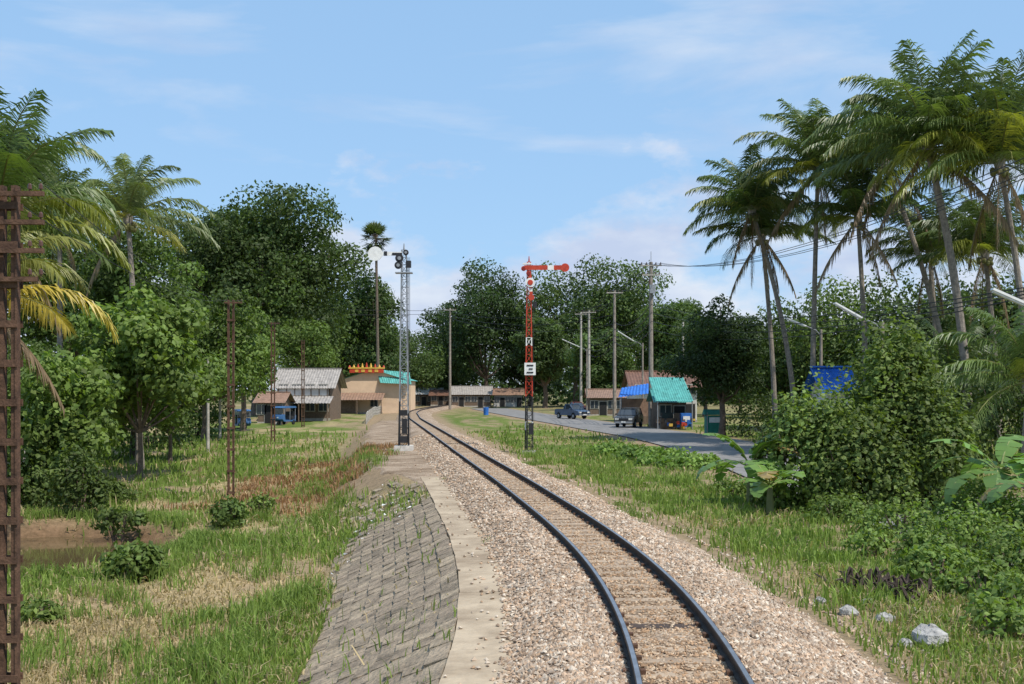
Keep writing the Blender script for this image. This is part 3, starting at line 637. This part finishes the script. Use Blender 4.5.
D=60; x=WX(404,D); mb=MB(); zt=WZ(250,D); z0=-.35
lattice(mb,x,D,z0,zt,.50,.24,lambda t:M_grey if t>.12 else M_black,.38,.022)
mb.tube([(x,D,zt),(x,D,zt+.35)],[.06,.02],M_grey,6); ladder(mb,x+.05,D+.5,z0,zt-.6,M_black,.32)
za=WZ(254,D)
mb.box((x-.85,D-.15,za),(1.5,.05,.20),M_white); mb.disc((x-1.5,D-.15,za),.38,M_white,.06); mb.box((x-.95,D-.19,za),(.16,.03,.24),M_black)
mb.box((x-.35,D-.19,za-.03),(.5,.06,.14),M_black)
for dx,dz,r in((-.22,-.25,.22),(-.28,-.62,.20),(.12,.05,.15)): mb.disc((x+dx,D-.25,za+dz),r,M_black,.06); mb.disc((x+dx,D-.30,za+dz),r*.45,M_grey,.04)
mb.box((x+.25,D-.1,za-.55),(.26,.3,.35),M_black); mb.box((x,D,za-1.0),(.9,.5,.06),M_grey)
mb.box((x,D-.2,1.6),(.4,.3,.3),M_black); mb.box((x+.05,D-.25,.9),(.26,.25,.8),M_black); mb.box((x,D-.2,0.2),(.4,.3,.35),M_black); mb.tube([(x-.2,D-.3,2.2),(x-.25,D-.3,-.2)],.045,M_black,6); mb.tube([(x+.28,D-.3,1.6),(x+.28,D-.3,-.2)],.035,M_black,6)
for k in range(3): mb.tube([(x+.2+.06*k,D-.2,za-.2),(x+.22+.06*k,D-.2,.3)],.012,M_wire,4)
mb.box((x,D,-.3),(.95,.95,.35),mat('pale_concrete',(.6,.57,.52),.85)); mb.build('semaphore_signal')
# ------------------------------------------------------------ poles
def railpole(px,D,ty,w=.26,arms=0,name='telegraph_pole',stp=.42):
    x=WX(px,D); z0=Hs(x,D)-.3; z1=WZ(ty,D); mb=MB()
    for s in(-1,1):
        mb.box((x+s*w/2,D,(z0+z1)/2),(.075,.11,z1-z0),M_rust); mb.box((x+s*(w/2+.03),D-.058,(z0+z1)/2),(.022,.03,z1-z0-.02),M_rust)
    z=z0+.5
    while z<z1-.1: mb.box((x,D-.083,z),(w+.12,.02,.09),M_rust); mb.box((x,D+.075,z),(w+.12,.02,.09),M_rust); z+=stp
    for k in range(arms):
        za=z1-.12-.36*k; mb.box((x+.12,D-.13,za),(.75 if k<3 else .6,.06,.06),M_rust)
        for q in(-.2,.32,.46):
            mb.tube([(x+q,D-.13,za+.03),(x+q,D-.13,za+.08)],.01,M_rust,5); mb.tube([(x+q,D-.13,za+.06),(x+q,D-.13,za+.11),(x+q,D-.13,za+.13)],[.028,.024,.012],M_insb,8)
    mb.build(name)
railpole(9,14.5,186,.17,4,stp=.5); railpole(231,47.5,300,.2,1,stp=.9); railpole(273,82,322,.22,1,stp=.9); railpole(303,112,340,.22,0,stp=.9)
def cpole(px,D,ty,r=.13,arms=0,name='concrete_post',m=None):
    x=WX(px,D); z0=Hs(x,D)-.2; z1=WZ(ty,D); mb=MB(); mb.tube([(x,D,z0),(x,D,(z0+z1)/2),(x,D,z1)],[r*1.25,r,r*.8],m or M_conc,8)
    for k in range(arms):
        za=z1-.35-.9*k; mb.box((x,D-.15,za),(2.0-.3*k,.1,.12),M_conc)
        for q in(-.9,-.45,.45,.9): mb.tube([(x+q*(1-.12*k),D-.15,za+.05),(x+q*(1-.12*k),D-.15,za+.32)],[.06,.04],M_insb,6)
    mb.build(name); return (x,D,z1)
cpole(208,75,358,.09); cpole(220,90,350,.09)
M_pole=mat('weathered_pole',(.28,.24,.20),.9,scale=3,var=.4)
P=[cpole(651,108,262,.21,2,'utility_pole',M_pole),cpole(614.5,140,290,.20,1,'utility_pole',M_pole),cpole(589,165,310,.2,1,'utility_pole'),cpole(581,185,312,.2,1,'utility_pole'),cpole(450,190,308,.2,1,'utility_pole',M_pole),cpole(683,120,322,.13,0,'utility_pole')]
x,D,z=P[0]; mb=MB(); mb.tube([(x,D,z-.1),(x,D,z+1.0)],.03,M_grey,6); mb.box((x+.1,D-.3,z-2.6),(.5,.5,.8),M_grey); mb.tube([(x-.2,D-.3,z-2.1),(x-.2,D-.3,z-1.7)],.06,M_insb,6); mb.build('pole_transformer')
def wire(name,segs):
    mb=MB()
    for a,b,sag,r in segs:
        a=Vector(a);b=Vector(b); pts=[]
        for i in range(13): t=i/12; p=a.lerp(b,t); p.z-=sag*4*t*(1-t); pts.append(p)
        mb.tube(pts,r,M_wire,4,False)
    mb.build(name)
segs=[]
for q in(-.9,-.45,.45,.9):
    for a,b in((0,1),(1,2),(2,3)): segs.append(((P[a][0]+q,P[a][1],P[a][2]-.1),(P[b][0]+q,P[b][1],P[b][2]-.1),.8,.03))
    segs.append(((P[0][0]+q,P[0][1],P[0][2]-.1),(19+q,40,11.0),1.6,.02)); 
for dz in(4,4.8,5.6,6.4): 
    segs.append(((P[0][0],P[0][1],P[0][2]-dz),(18,40,7-dz*.15),1.2,.026)); segs.append(((P[0][0],P[0][1],P[0][2]-dz),P[1][:2]+(P[1][2]-dz,),1,.04)); segs.append((P[1][:2]+(P[1][2]-dz,),P[2][:2]+(P[2][2]-dz,),1,.04))
for dz in (1.5,3,4.2): segs.append(((P[1][0],P[1][1],P[1][2]-dz),(P[4][0],P[4][1],P[4][2]-.4*dz),1.5,.045))
wire('power_lines',segs)
segs=[]
tp=[(WX(9,14.5),14.5,WZ(186,14.5)),(WX(231,47.5),47.5,WZ(300,47.5)),(WX(273,82),82,WZ(322,82)),(WX(303,112),112,WZ(340,112))]
for q in(-.2,.46):
    for k in range(3): a,b=tp[k],tp[k+1]; segs.append(((a[0]+q,a[1],a[2]),(b[0]+q,b[1],b[2]),.5,.006))
segs.append(((P[4][0],P[4][1],P[4][2]-.4),(-60,120,16),1.5,.04)); segs.append(((P[4][0],P[4][1],P[4][2]-.9),(-60,120,14.5),1.5,.04))
wire('telegraph_wires',segs)
def lamp(px0,py0,px1,py1,D):
    mb=MB(); x0,z0_=WX(px0,D),WZ(py0,D); x1,z1=WX(px1,D),WZ(py1,D); xp=x1+.9; zg=Hs(xp,D)
    mb.tube([(xp,D,zg-.2),(xp,D,z1-.2)],[.12,.08],M_pole,8); mb.tube([(xp,D,z1-.6),(xp-.3,D,z1-.25),(x1,D,z1)],.03,M_grey,6)
    d=Vector((x1-x0,0,z1-z0_)); c=Vector(((x0+x1)/2,D,(z0_+z1)/2)); R=Matrix.Rotation(-math.atan2(d.z,d.x),3,'Y')
    mb.box(c,(d.length,.22,.07),M_white,R); mb.box(c+R@Vector((0,0,-.062)),(d.length*.9,.15,.05),M_ins,R); mb.build('street_lamp')
lamp(992,289,1026,304,34); lamp(835,303,862,318,50); lamp(786,318,806,326,68); lamp(618,331,634,341,118); lamp(562,339,580,347,150)
# ------------------------------------------------------------ buildings
def corr(name,col): return mat(name,col,.6,scale=2,var=.35)
def sheet(mb,P,m,n=24,amp=.03):
    a,b,c,d=[Vector(p) for p in P]; nn=(b-a).cross(d-a).normalized(); V=[];Q=[]
    for i in range(n*2+1):
        t=i/(n*2); o=nn*(amp if i%2 else -amp); V+= [a.lerp(b,t)+o,d.lerp(c,t)+o]
    for i in range(n*2): Q.append((2*i,2*i+2,2*i+3,2*i+1))
    mb.raw(V,Q,m)
def building(name,x0,x1,y0,dep,h,rh,wall,roof,doors=1,wins=3,rz=0,over=.5,axis='x',stor=1,z=None):
    cx=(x0+x1)/2; w=x1-x0; e=empty(name,(cx,y0,(Hs(cx,y0+dep/2) if z is None else z)-.02),rz)
    mb=MB()
    mb.box((0,dep/2,h/2),(w,dep,h),wall)
    if axis=='x': mb.raw([(-w/2,0,h+.002),(w/2,0,h+.002),(w/2,dep,h+.002),(-w/2,dep,h+.002),(-w/2,dep/2,h+rh),(w/2,dep/2,h+rh)],[(0,4,3),(1,2,5)],wall)
    else: mb.raw([(-w/2,.001,h),(w/2,.001,h),(0,.001,h+rh),(-w/2,dep-.001,h),(w/2,dep-.001,h),(0,dep-.001,h+rh)],[(0,1,2),(3,5,4)],wall)
    mb.box((0,-.03,.15),(w+.06,.06,.3),M_conc); mb.build('walls',e)
    mb=MB(); o=over
    if axis=='x':
        s=rh/(dep/2); sheet(mb,[(-w/2-o,-o,h-o*s+.05),(w/2+o,-o,h-o*s+.05),(w/2+o,dep/2,h+rh+.05),(-w/2-o,dep/2,h+rh+.05)],roof); sheet(mb,[(w/2+o,dep+o,h-o*s+.05),(-w/2-o,dep+o,h-o*s+.05),(-w/2-o,dep/2,h+rh+.05),(w/2+o,dep/2,h+rh+.05)],roof)
        mb.box((0,dep/2,h+rh+.1),(w+2*o,.3,.08),roof)
    else:
        s=rh/(w/2)
        for k in(-1,1): sheet(mb,[(k*(w/2+o),-o,h-o*s+.05),(k*(w/2+o),dep+o,h-o*s+.05),(0,dep+o,h+rh+.05),(0,-o,h+rh+.05)],roof)
        mb.box((0,dep/2,h+rh+.1),(.3,dep+2*o,.08),roof)
    mb.build('roof',e)
    n=doors+wins; k=0
    for f in range(stor):
        zb_=f*h/stor
        for i in range(n):
            cxx=-w/2+w*(i+.5)/n
            if i%3==1 and doors and f==0:
                mb=MB(); mb.box((cxx,-.02,1.05),(1.1,.06,2.1),M_conc); mb.box((cxx,-.06,1.03),(.95,.05,1.95),M_dark); mb.build('door_%d'%k,e)
            else:
                mb=MB(); mb.box((cxx,-.02,zb_+1.6),(1.15,.06,1.15),M_conc); mb.box((cxx,-.06,zb_+1.6),(.95,.05,.95),M_glass); mb.box((cxx,-.09,zb_+1.6),(.06,.03,.95),M_conc); mb.build('window_%d'%k,e)
            k+=1
    return e
M_cream=mat('cream_plaster',(.68,.50,.34),.85,var=.12,scale=1); M_wallw=mat('whitewash',(.55,.53,.49),.85,var=.3,scale=1); M_wallb=mat('weathered_timber',(.17,.12,.085),.9,var=.4)
M_rg=corr('grey_roof_sheet',(.33,.30,.27)); M_rt=corr('teal_roof_sheet',(.10,.36,.33)); M_rb=corr('brown_roof_sheet',(.17,.09,.06)); M_rw=corr('pale_roof_sheet',(.55,.54,.52)); M_blue=corr('blue_tarp',(.03,.15,.50)); M_rr=corr('rust_roof_sheet',(.27,.17,.12))
D=126; e=building('timber_house',WX(277,D),WX(330,D),D,8,3.9,1.9,M_wallb,M_rg,1,3,0,.7,'x',2)
mb=MB(); mb.box((0,-.35,3.3),(5.6,.04,.95),M_wallw)
for q in np.linspace(-2.7,2.7,7): mb.box((q,-.4,3.3),(.09,.05,1.0),M_wallb)
sheet(mb,[(-3.6,-3.0,2.0),(3.4,-3.0,2.0),(3.4,-.4,2.75),(-3.6,-.4,2.75)],M_rg,20)
for q in(-3.3,0,3.1): mb.tube([(q,-2.9,0),(q,-2.9,2.0)],.07,M_wallb,6)
mb.build('balcony_and_porch',e)
building('timber_shed',WX(262,120),WX(285,120),118,5,2.4,.9,M_wallb,M_rr,1,2)
D=162; e=building('cream_hall',WX(341,D),WX(407,D),D,14,4.9,1.5,M_cream,M_rt,0,1,0,.35,'y',1)
sh=MB(); M_gold=mat('gold_paint',(.65,.42,.08),.4)
xs0,xs1=WX(350,D)-(WX(341,D)+WX(407,D))/2,WX(384,D)-(WX(341,D)+WX(407,D))/2
sh.box(((xs0+xs1)/2,-.35,6.2),(xs1-xs0,.3,.55),M_red); sh.box(((xs0+xs1)/2,-.35,6.6),(xs1-xs0+.3,.4,.2),M_gold)
for k in range(9):
    xx=xs0+(xs1-xs0)*k/8; sh.tube([(xx,-.35,6.7),(xx,-.35,7.0+.4*(4-abs(k-4))/4)],[.2,.04],M_gold if k%2 else M_red,6)
for k in(-1.4,-.5,.5,1.4): sh.box(((xs0+xs1)/2+k,-.52,6.2),(.5,.04,.35),M_gold)
sheet(sh,[(1.0,-.9,4.5),(5.4,-.9,4.3),(5.0,.9,6.0),(.2,.9,6.4)],M_rt,14); 
sheet(sh,[(-5.6,-3.4,2.1),(1.6,-3.4,2.1),(1.6,-.2,3.1),(-5.6,-.2,3.1)],M_rr,18)
for q in(-5.4,-2,1.4): sh.tube([(q,-3.3,0),(q,-3.3,2.1)],.08,M_wallb,6)
sh.box((-3.8,-1.6,1.0),(2.6,.1,2.0),M_wallb); sh.box((3.2,-1.2,.6),(3.6,.12,1.2),M_cream)
sh.build('ornate_gable_sign_and_porch',e)
building('low_shop',WX(382,182)-2,WX(402,182),186,6,2.4,.9,M_wallw,M_rg,1,2)
building('market_shed',WX(414,235),WX(440,235),235,8,2.6,1.2,M_wallb,M_rw,1,3)
building('station_building',WX(452,222),WX(490,222),222,8,2.6,1.5,M_wallb,M_rg,1,5)
building('station_annex',WX(494,226),WX(522,226),226,8,2.6,1.2,M_wallw,M_rr,1,4)
building('platform_shelter',WX(430,228),WX(450,228),230,8,2.2,1.0,M_wallb,M_rb,1,2)
building('brown_roof_house',WX(632,126),WX(694,126),124,8,4.0,1.6,M_wallw,M_rb,1,4,0,.6,'x',2)
building('row_shop',WX(590,150),WX(625,150),150,6,2.6,1.0,M_wallb,M_rr,1,3)
e=building('teal_roof_shop',WX(660,101),WX(688,101),102,5,2.5,1.0,M_wallb,M_rt,1,1)
mb=MB(); sheet(mb,[(-1.9,-3.2,2.5),(1.4,-3.2,2.5),(1.0,.2,4.6),(-2.1,.2,4.6)],M_rt,16)
for q in(-1.7,1.3): mb.tube([(q,-3.0,0),(q,-3.0,2.5)],.05,M_grey,6)
mb.box((1.0,-1.2,.8),(.9,1.0,1.2),M_blue); mb.box((-.6,-1.0,.5),(1.2,.9,.9),M_wallb); mb.box((-.6,-1.0,1.2),(1.0,.6,.5),M_glass); mb.box((1.0,-1.75,.9),(.6,.05,.5),M_white)
for k in range(16): mb.box((random.uniform(-1.6,1.6),random.uniform(-2.6,-1.8),random.uniform(.1,.9)),(random.uniform(.15,.4),.3,random.uniform(.15,.4)),random.choice([M_red,M_white,M_gold,M_wallb,M_blue,M_black]))
mb.build('awning_and_stall',e)
e=empty('tarpaulin_stall',(WX(636,112),111,-.6)); mb=MB(); sheet(mb,[(-2.0,-1.6,2.7),(1.2,-1.6,3.1),(1.6,1.6,4.1),(-1.4,1.6,3.6)],M_blue,10,.04)
mb.build('tarpaulin',e); mb=MB()
for q,h in((-1.8,2.7),(1.1,3.1)): mb.tube([(q,-1.5,0),(q,-1.5,h)],.04,M_grey,6); mb.tube([(q+.4,1.5,0),(q+.4,1.5,h+.8)],.04,M_grey,6)
mb.box((0,.8,.45),(2.2,.8,.8),M_wallb); mb.box((0,1.7,1.3),(3,.1,2.5),M_rr); mb.build('frame_and_counter',e)
building('blue_roof_kiosk',WX(828,58),WX(850,58),58,3,3.6,1.0,M_wallw,M_blue,1,1)
M_net=mat('green_netting',(.03,.22,.16),.7)
mb=MB(); mb.box((0,0,.8),(1.3,1.0,1.3),M_net); mb.prism([(-.7,1.55),(.7,1.55),(0,1.95)],-.8,.8,M_net,'x')
for q in(-.6,.6): mb.tube([(q,-.55,0),(q,-.55,1.7)],.04,M_grey,5); mb.tube([(q,.56,0),(q,.56,1.7)],.04,M_grey,5)
mb.box((0,-.53,1.15),(.9,.04,.4),M_white); mb.build('vendor_cart',loc=(WX(714,86),86,-.6))
building('small_shrine',WX(12,52),WX(38,52),50,1.2,1.5,.5,M_conc,M_rg,1,0,z=-1.3)
mb=MB(); mb.tube([(0,0,0),(0,0,.9),(0,0,.95)],[.33,.36,.36],M_blue,14); mb.tube([(0,0,.93),(0,0,1.0)],[.38,.36],M_blue,14); mb.build('blue_bin',loc=(WX(486,150),150,-.5))
mb=MB()
for k in range(26):
    y=118+k*2; x=float(xc(y))-5.0; z=Hs(x,y); mb.box((x,y,z+.5),(.12,.12,1.2),M_conc)
    if k: 
        for h in(.35,.75,1.0): mb.tube([(xp,yp,zp+h),(x,y,z+h)],.04,M_wallw,4)
    xp,yp,zp=x,y,z
mb.build('trackside_fence')
# ------------------------------------------------------------ vehicles
def car(name,loc,rz,body,pickup=False):
    e=empty(name,loc,rz); W=1.75
    mb=MB(); prof=[(-2.3,.45),(-2.32,.75),(-2.2,.95),(-1.2,1.08),(-.95,1.12),(2.15,1.12),(2.25,.95),(2.25,.45),(1.85,.42),(1.75,.68),(1.5,.78),(1.2,.68),(1.1,.42),(-.95,.42),(-1.05,.68),(-1.3,.78),(-1.58,.68),(-1.68,.42)]
    mb.prism(prof,-W/2,W/2,body); 
    if pickup: mb.box((0,1.35,1.13),(W-.25,1.5,.04),M_dark)
    y1=.6 if pickup else 2.05
    g=[(-1.15,1.12),(-.45,1.68),(y1-.15,1.70),(y1,1.12)]; w0,w1=W/2-.06,W/2-.22
    V=[(-w0,g[0][0],1.12),(w0,g[0][0],1.12),(w1,g[1][0],1.66),(-w1,g[1][0],1.66),(-w1,g[2][0],1.68),(w1,g[2][0],1.68),(w0,g[3][0],1.12),(-w0,g[3][0],1.12)]
    mb.raw(V,[(0,1,2,3),(4,5,6,7),(1,6,5,2),(0,3,4,7)],M_glass)
    mb.box((0,(g[1][0]+g[2][0])/2,1.70),(2*w1+.04,g[2][0]-g[1][0]+.1,.07),body)
    for s in(-1,1):
        for a,b in((0,3),(7,4)):
            pa=Vector(V[a]);pb=Vector(V[b]); pa.x=abs(pa.x)*s; pb.x=abs(pb.x)*s; mb.tube([pa,pb],.05,body,4)
        mb.tube([(s*w0,.3,1.12),(s*w1,.3,1.68)],.045,body,4)
    mb.build('body',e)
    mb=MB()
    for s in(-1,1):
        for yy in(-1.32,1.48):
            mb.tube([(s*(W/2-.2),yy,.34),(s*(W/2+.01),yy,.34)],.34,M_dark,14); mb.tube([(s*(W/2),yy,.34),(s*(W/2+.03),yy,.34)],.19,M_grey,10)
    mb.build('wheels',e)
    mb=MB(); 
    for s in(-1,1): mb.box((s*.62,-2.32,.78),(.32,.06,.18),M_ins); mb.box((s*.66,2.27,.85),(.2,.05,.25),M_red); mb.box((s*.98,-.85,1.18),(.2,.1,.15),body)
    mb.box((0,-2.33,.74),(.8,.05,.2),M_black); mb.box((0,-2.35,.48),(1.6,.12,.16),M_grey); mb.box((0,-2.42,.52),(.4,.02,.13),M_white); mb.build('lights_and_trim',e)
car('parked_car',(WX(629,104),104,-.58),math.radians(-18),mat('dark_car_paint',(.06,.065,.07),.25,spec=.6))
car('pickup_truck',(WX(572,134),134,-.58),math.radians(35),mat('blue_car_paint',(.05,.09,.16),.3,spec=.6),True)
car('pickup_truck',(WX(576,158),158,-.58),math.radians(20),mat('maroon_car_paint',(.2,.05,.04),.3,spec=.6),True)
def tuktuk(name,x,y,rz):
    e=empty(name,(x,y,Hs(x,y)),rz); mb=MB(); B=mat('blue_paint',(.05,.13,.28),.4)
    mb.prism([(-.9,.35),(-1.25,.6),(-1.15,1.0),(-.8,1.1),(-.7,.5),(1.2,.5),(1.25,1.0),(1.35,.95),(1.3,.35)],-.6,.6,B)
    mb.prism([(-1.0,1.75),(-.8,1.88),(1.2,1.9),(1.35,1.78),(1.3,1.72),(-.95,1.7)],-.65,.65,M_white if 'x' in name else B)
    for s in(-.57,.57):
        for yy in(-.92,.2,1.2): mb.tube([(s,yy,.5),(s,yy+.05,1.75)],.03,M_grey,5)
    mb.box((0,.85,.75),(1.0,.5,.3),M_black); mb.box((0,1.15,1.1),(1.0,.1,.5),M_black); mb.box((0,-1.0,1.4),(1.0,.03,.5),M_glass); mb.build('cabin',e)
    mb=MB()
    for px,yy in((0,-1.0),(-.55,.9),(.55,.9)): mb.tube([(px-.06,yy,.25),(px+.06,yy,.25)],.25,M_dark,12)
    mb.sph((0,-1.25,.75),.1,M_ins,8,5); mb.build('wheels_and_lamp',e)
tuktuk('tuk_tuk',WX(242,108),108,math.radians(25)); tuktuk('tuk_tuk',WX(284,116),116,math.radians(-20))
# ------------------------------------------------------------ sky, sun, camera
sun_dir=Vector((.42,-.36,.83)).normalized(); el=math.asin(sun_dir.z); rot=math.atan2(sun_dir.x,sun_dir.y)
w=bpy.data.worlds.new('World'); scene.world=w; w.use_nodes=True; n=w.node_tree; n.nodes.clear()
out=N(n,'ShaderNodeOutputWorld'); bg=N(n,'ShaderNodeBackground'); bg.inputs['Strength'].default_value=.14
sky=N(n,'ShaderNodeTexSky',sky_type='NISHITA'); sky.sun_disc=False; sky.sun_elevation=el; sky.sun_rotation=rot; sky.air_density=1.0; sky.dust_density=.6; sky.ozone_density=2.0
tc=N(n,'ShaderNodeTexCoord'); sep=N(n,'ShaderNodeSeparateXYZ'); n.links.new(tc.outputs['Generated'],sep.inputs[0])
veil=N(n,'ShaderNodeMix',data_type='RGBA'); veil.inputs[0].default_value=.70; veil.inputs[7].default_value=(2.7,4.6,7.1,1); n.links.new(sky.outputs[0],veil.inputs[6])
def noise(sc,loc,det=8,ro=.55,dist=0):
    mp=N(n,'ShaderNodeMapping'); mp.inputs['Scale'].default_value=sc; mp.inputs['Location'].default_value=loc; n.links.new(tc.outputs['Generated'],mp.inputs['Vector'])
    no=N(n,'ShaderNodeTexNoise'); no.inputs['Scale'].default_value=1.0; no.inputs['Detail'].default_value=det; no.inputs['Roughness'].default_value=ro; no.inputs['Distortion'].default_value=dist; n.links.new(mp.outputs[0],no.inputs['Vector']); return no
no=noise((3.0,3.0,15.0),(2.3,.4,.6),8,.55,.3)
r1=N(n,'ShaderNodeValToRGB'); r1.color_ramp.elements[0].position=.50; r1.color_ramp.elements[0].color=(0,0,0,1); r1.color_ramp.elements[1].position=.72; r1.color_ramp.elements[1].color=(.65,.65,.65,1); n.links.new(no.outputs['Fac'],r1.inputs['Fac'])
ad=N(n,'ShaderNodeMath',operation='MULTIPLY_ADD'); ad.inputs[1].default_value=-1.7; ad.inputs[2].default_value=.33; n.links.new(sep.outputs['Z'],ad.inputs[0])
no2=noise((7,7,14),(.6,0,0),9,.58)
a2=N(n,'ShaderNodeMath',operation='ADD'); n.links.new(no2.outputs['Fac'],a2.inputs[0]); n.links.new(ad.outputs[0],a2.inputs[1])
r2=N(n,'ShaderNodeValToRGB'); r2.color_ramp.elements[0].position=.56; r2.color_ramp.elements[0].color=(0,0,0,1); r2.color_ramp.elements[1].position=.70; r2.color_ramp.elements[1].color=(.88,.88,.88,1); n.links.new(a2.outputs[0],r2.inputs['Fac'])
mxm=N(n,'ShaderNodeMath',operation='MAXIMUM'); n.links.new(r1.outputs['Color'],mxm.inputs[0]); n.links.new(r2.outputs['Color'],mxm.inputs[1])
# cloud body: greyer bases, white tops
no3=noise((9,9,22),(.1,.3,.9),6)
rc3=N(n,'ShaderNodeValToRGB'); rc3.color_ramp.elements[0].position=.38; rc3.color_ramp.elements[0].color=(.66,.74,.90,1); rc3.color_ramp.elements[1].position=.62; rc3.color_ramp.elements[1].color=(.90,.95,1,1); n.links.new(no3.outputs['Fac'],rc3.inputs['Fac'])
sc3=N(n,'ShaderNodeMix',data_type='RGBA',blend_type='MULTIPLY'); sc3.inputs[0].default_value=1; sc3.inputs[7].default_value=(6.2,6.3,6.7,1); sc3.clamp_result=False; n.links.new(rc3.outputs['Color'],sc3.inputs[6])
mix=N(n,'ShaderNodeMix',data_type='RGBA')
n.links.new(mxm.outputs[0],mix.inputs[0]); n.links.new(veil.outputs[2],mix.inputs[6]); n.links.new(sc3.outputs[2],mix.inputs[7]); n.links.new(mix.outputs[2],bg.inputs['Color']); n.links.new(bg.outputs[0],out.inputs[0])
l=bpy.data.lights.new('sun','SUN'); l.energy=4.9; l.angle=math.radians(.5); l.color=(1,.94,.85); so=bpy.data.objects.new('sun',l); link(so); so.rotation_euler=sun_dir.to_track_quat('Z','Y').to_euler(); so.location=(0,0,60)
cam=bpy.data.cameras.new('camera'); cam.sensor_width=36; cam.lens=F/1024*36; cam.shift_y=(HY-342)/1024; cam.clip_end=8000; cam.clip_start=.1
co=bpy.data.objects.new('camera',cam); link(co); co.location=(0,0,CH); co.rotation_euler=(math.radians(90),0,0); scene.camera=co
scene.view_settings.view_transform='Standard'; scene.view_settings.look='None'; scene.view_settings.exposure=0
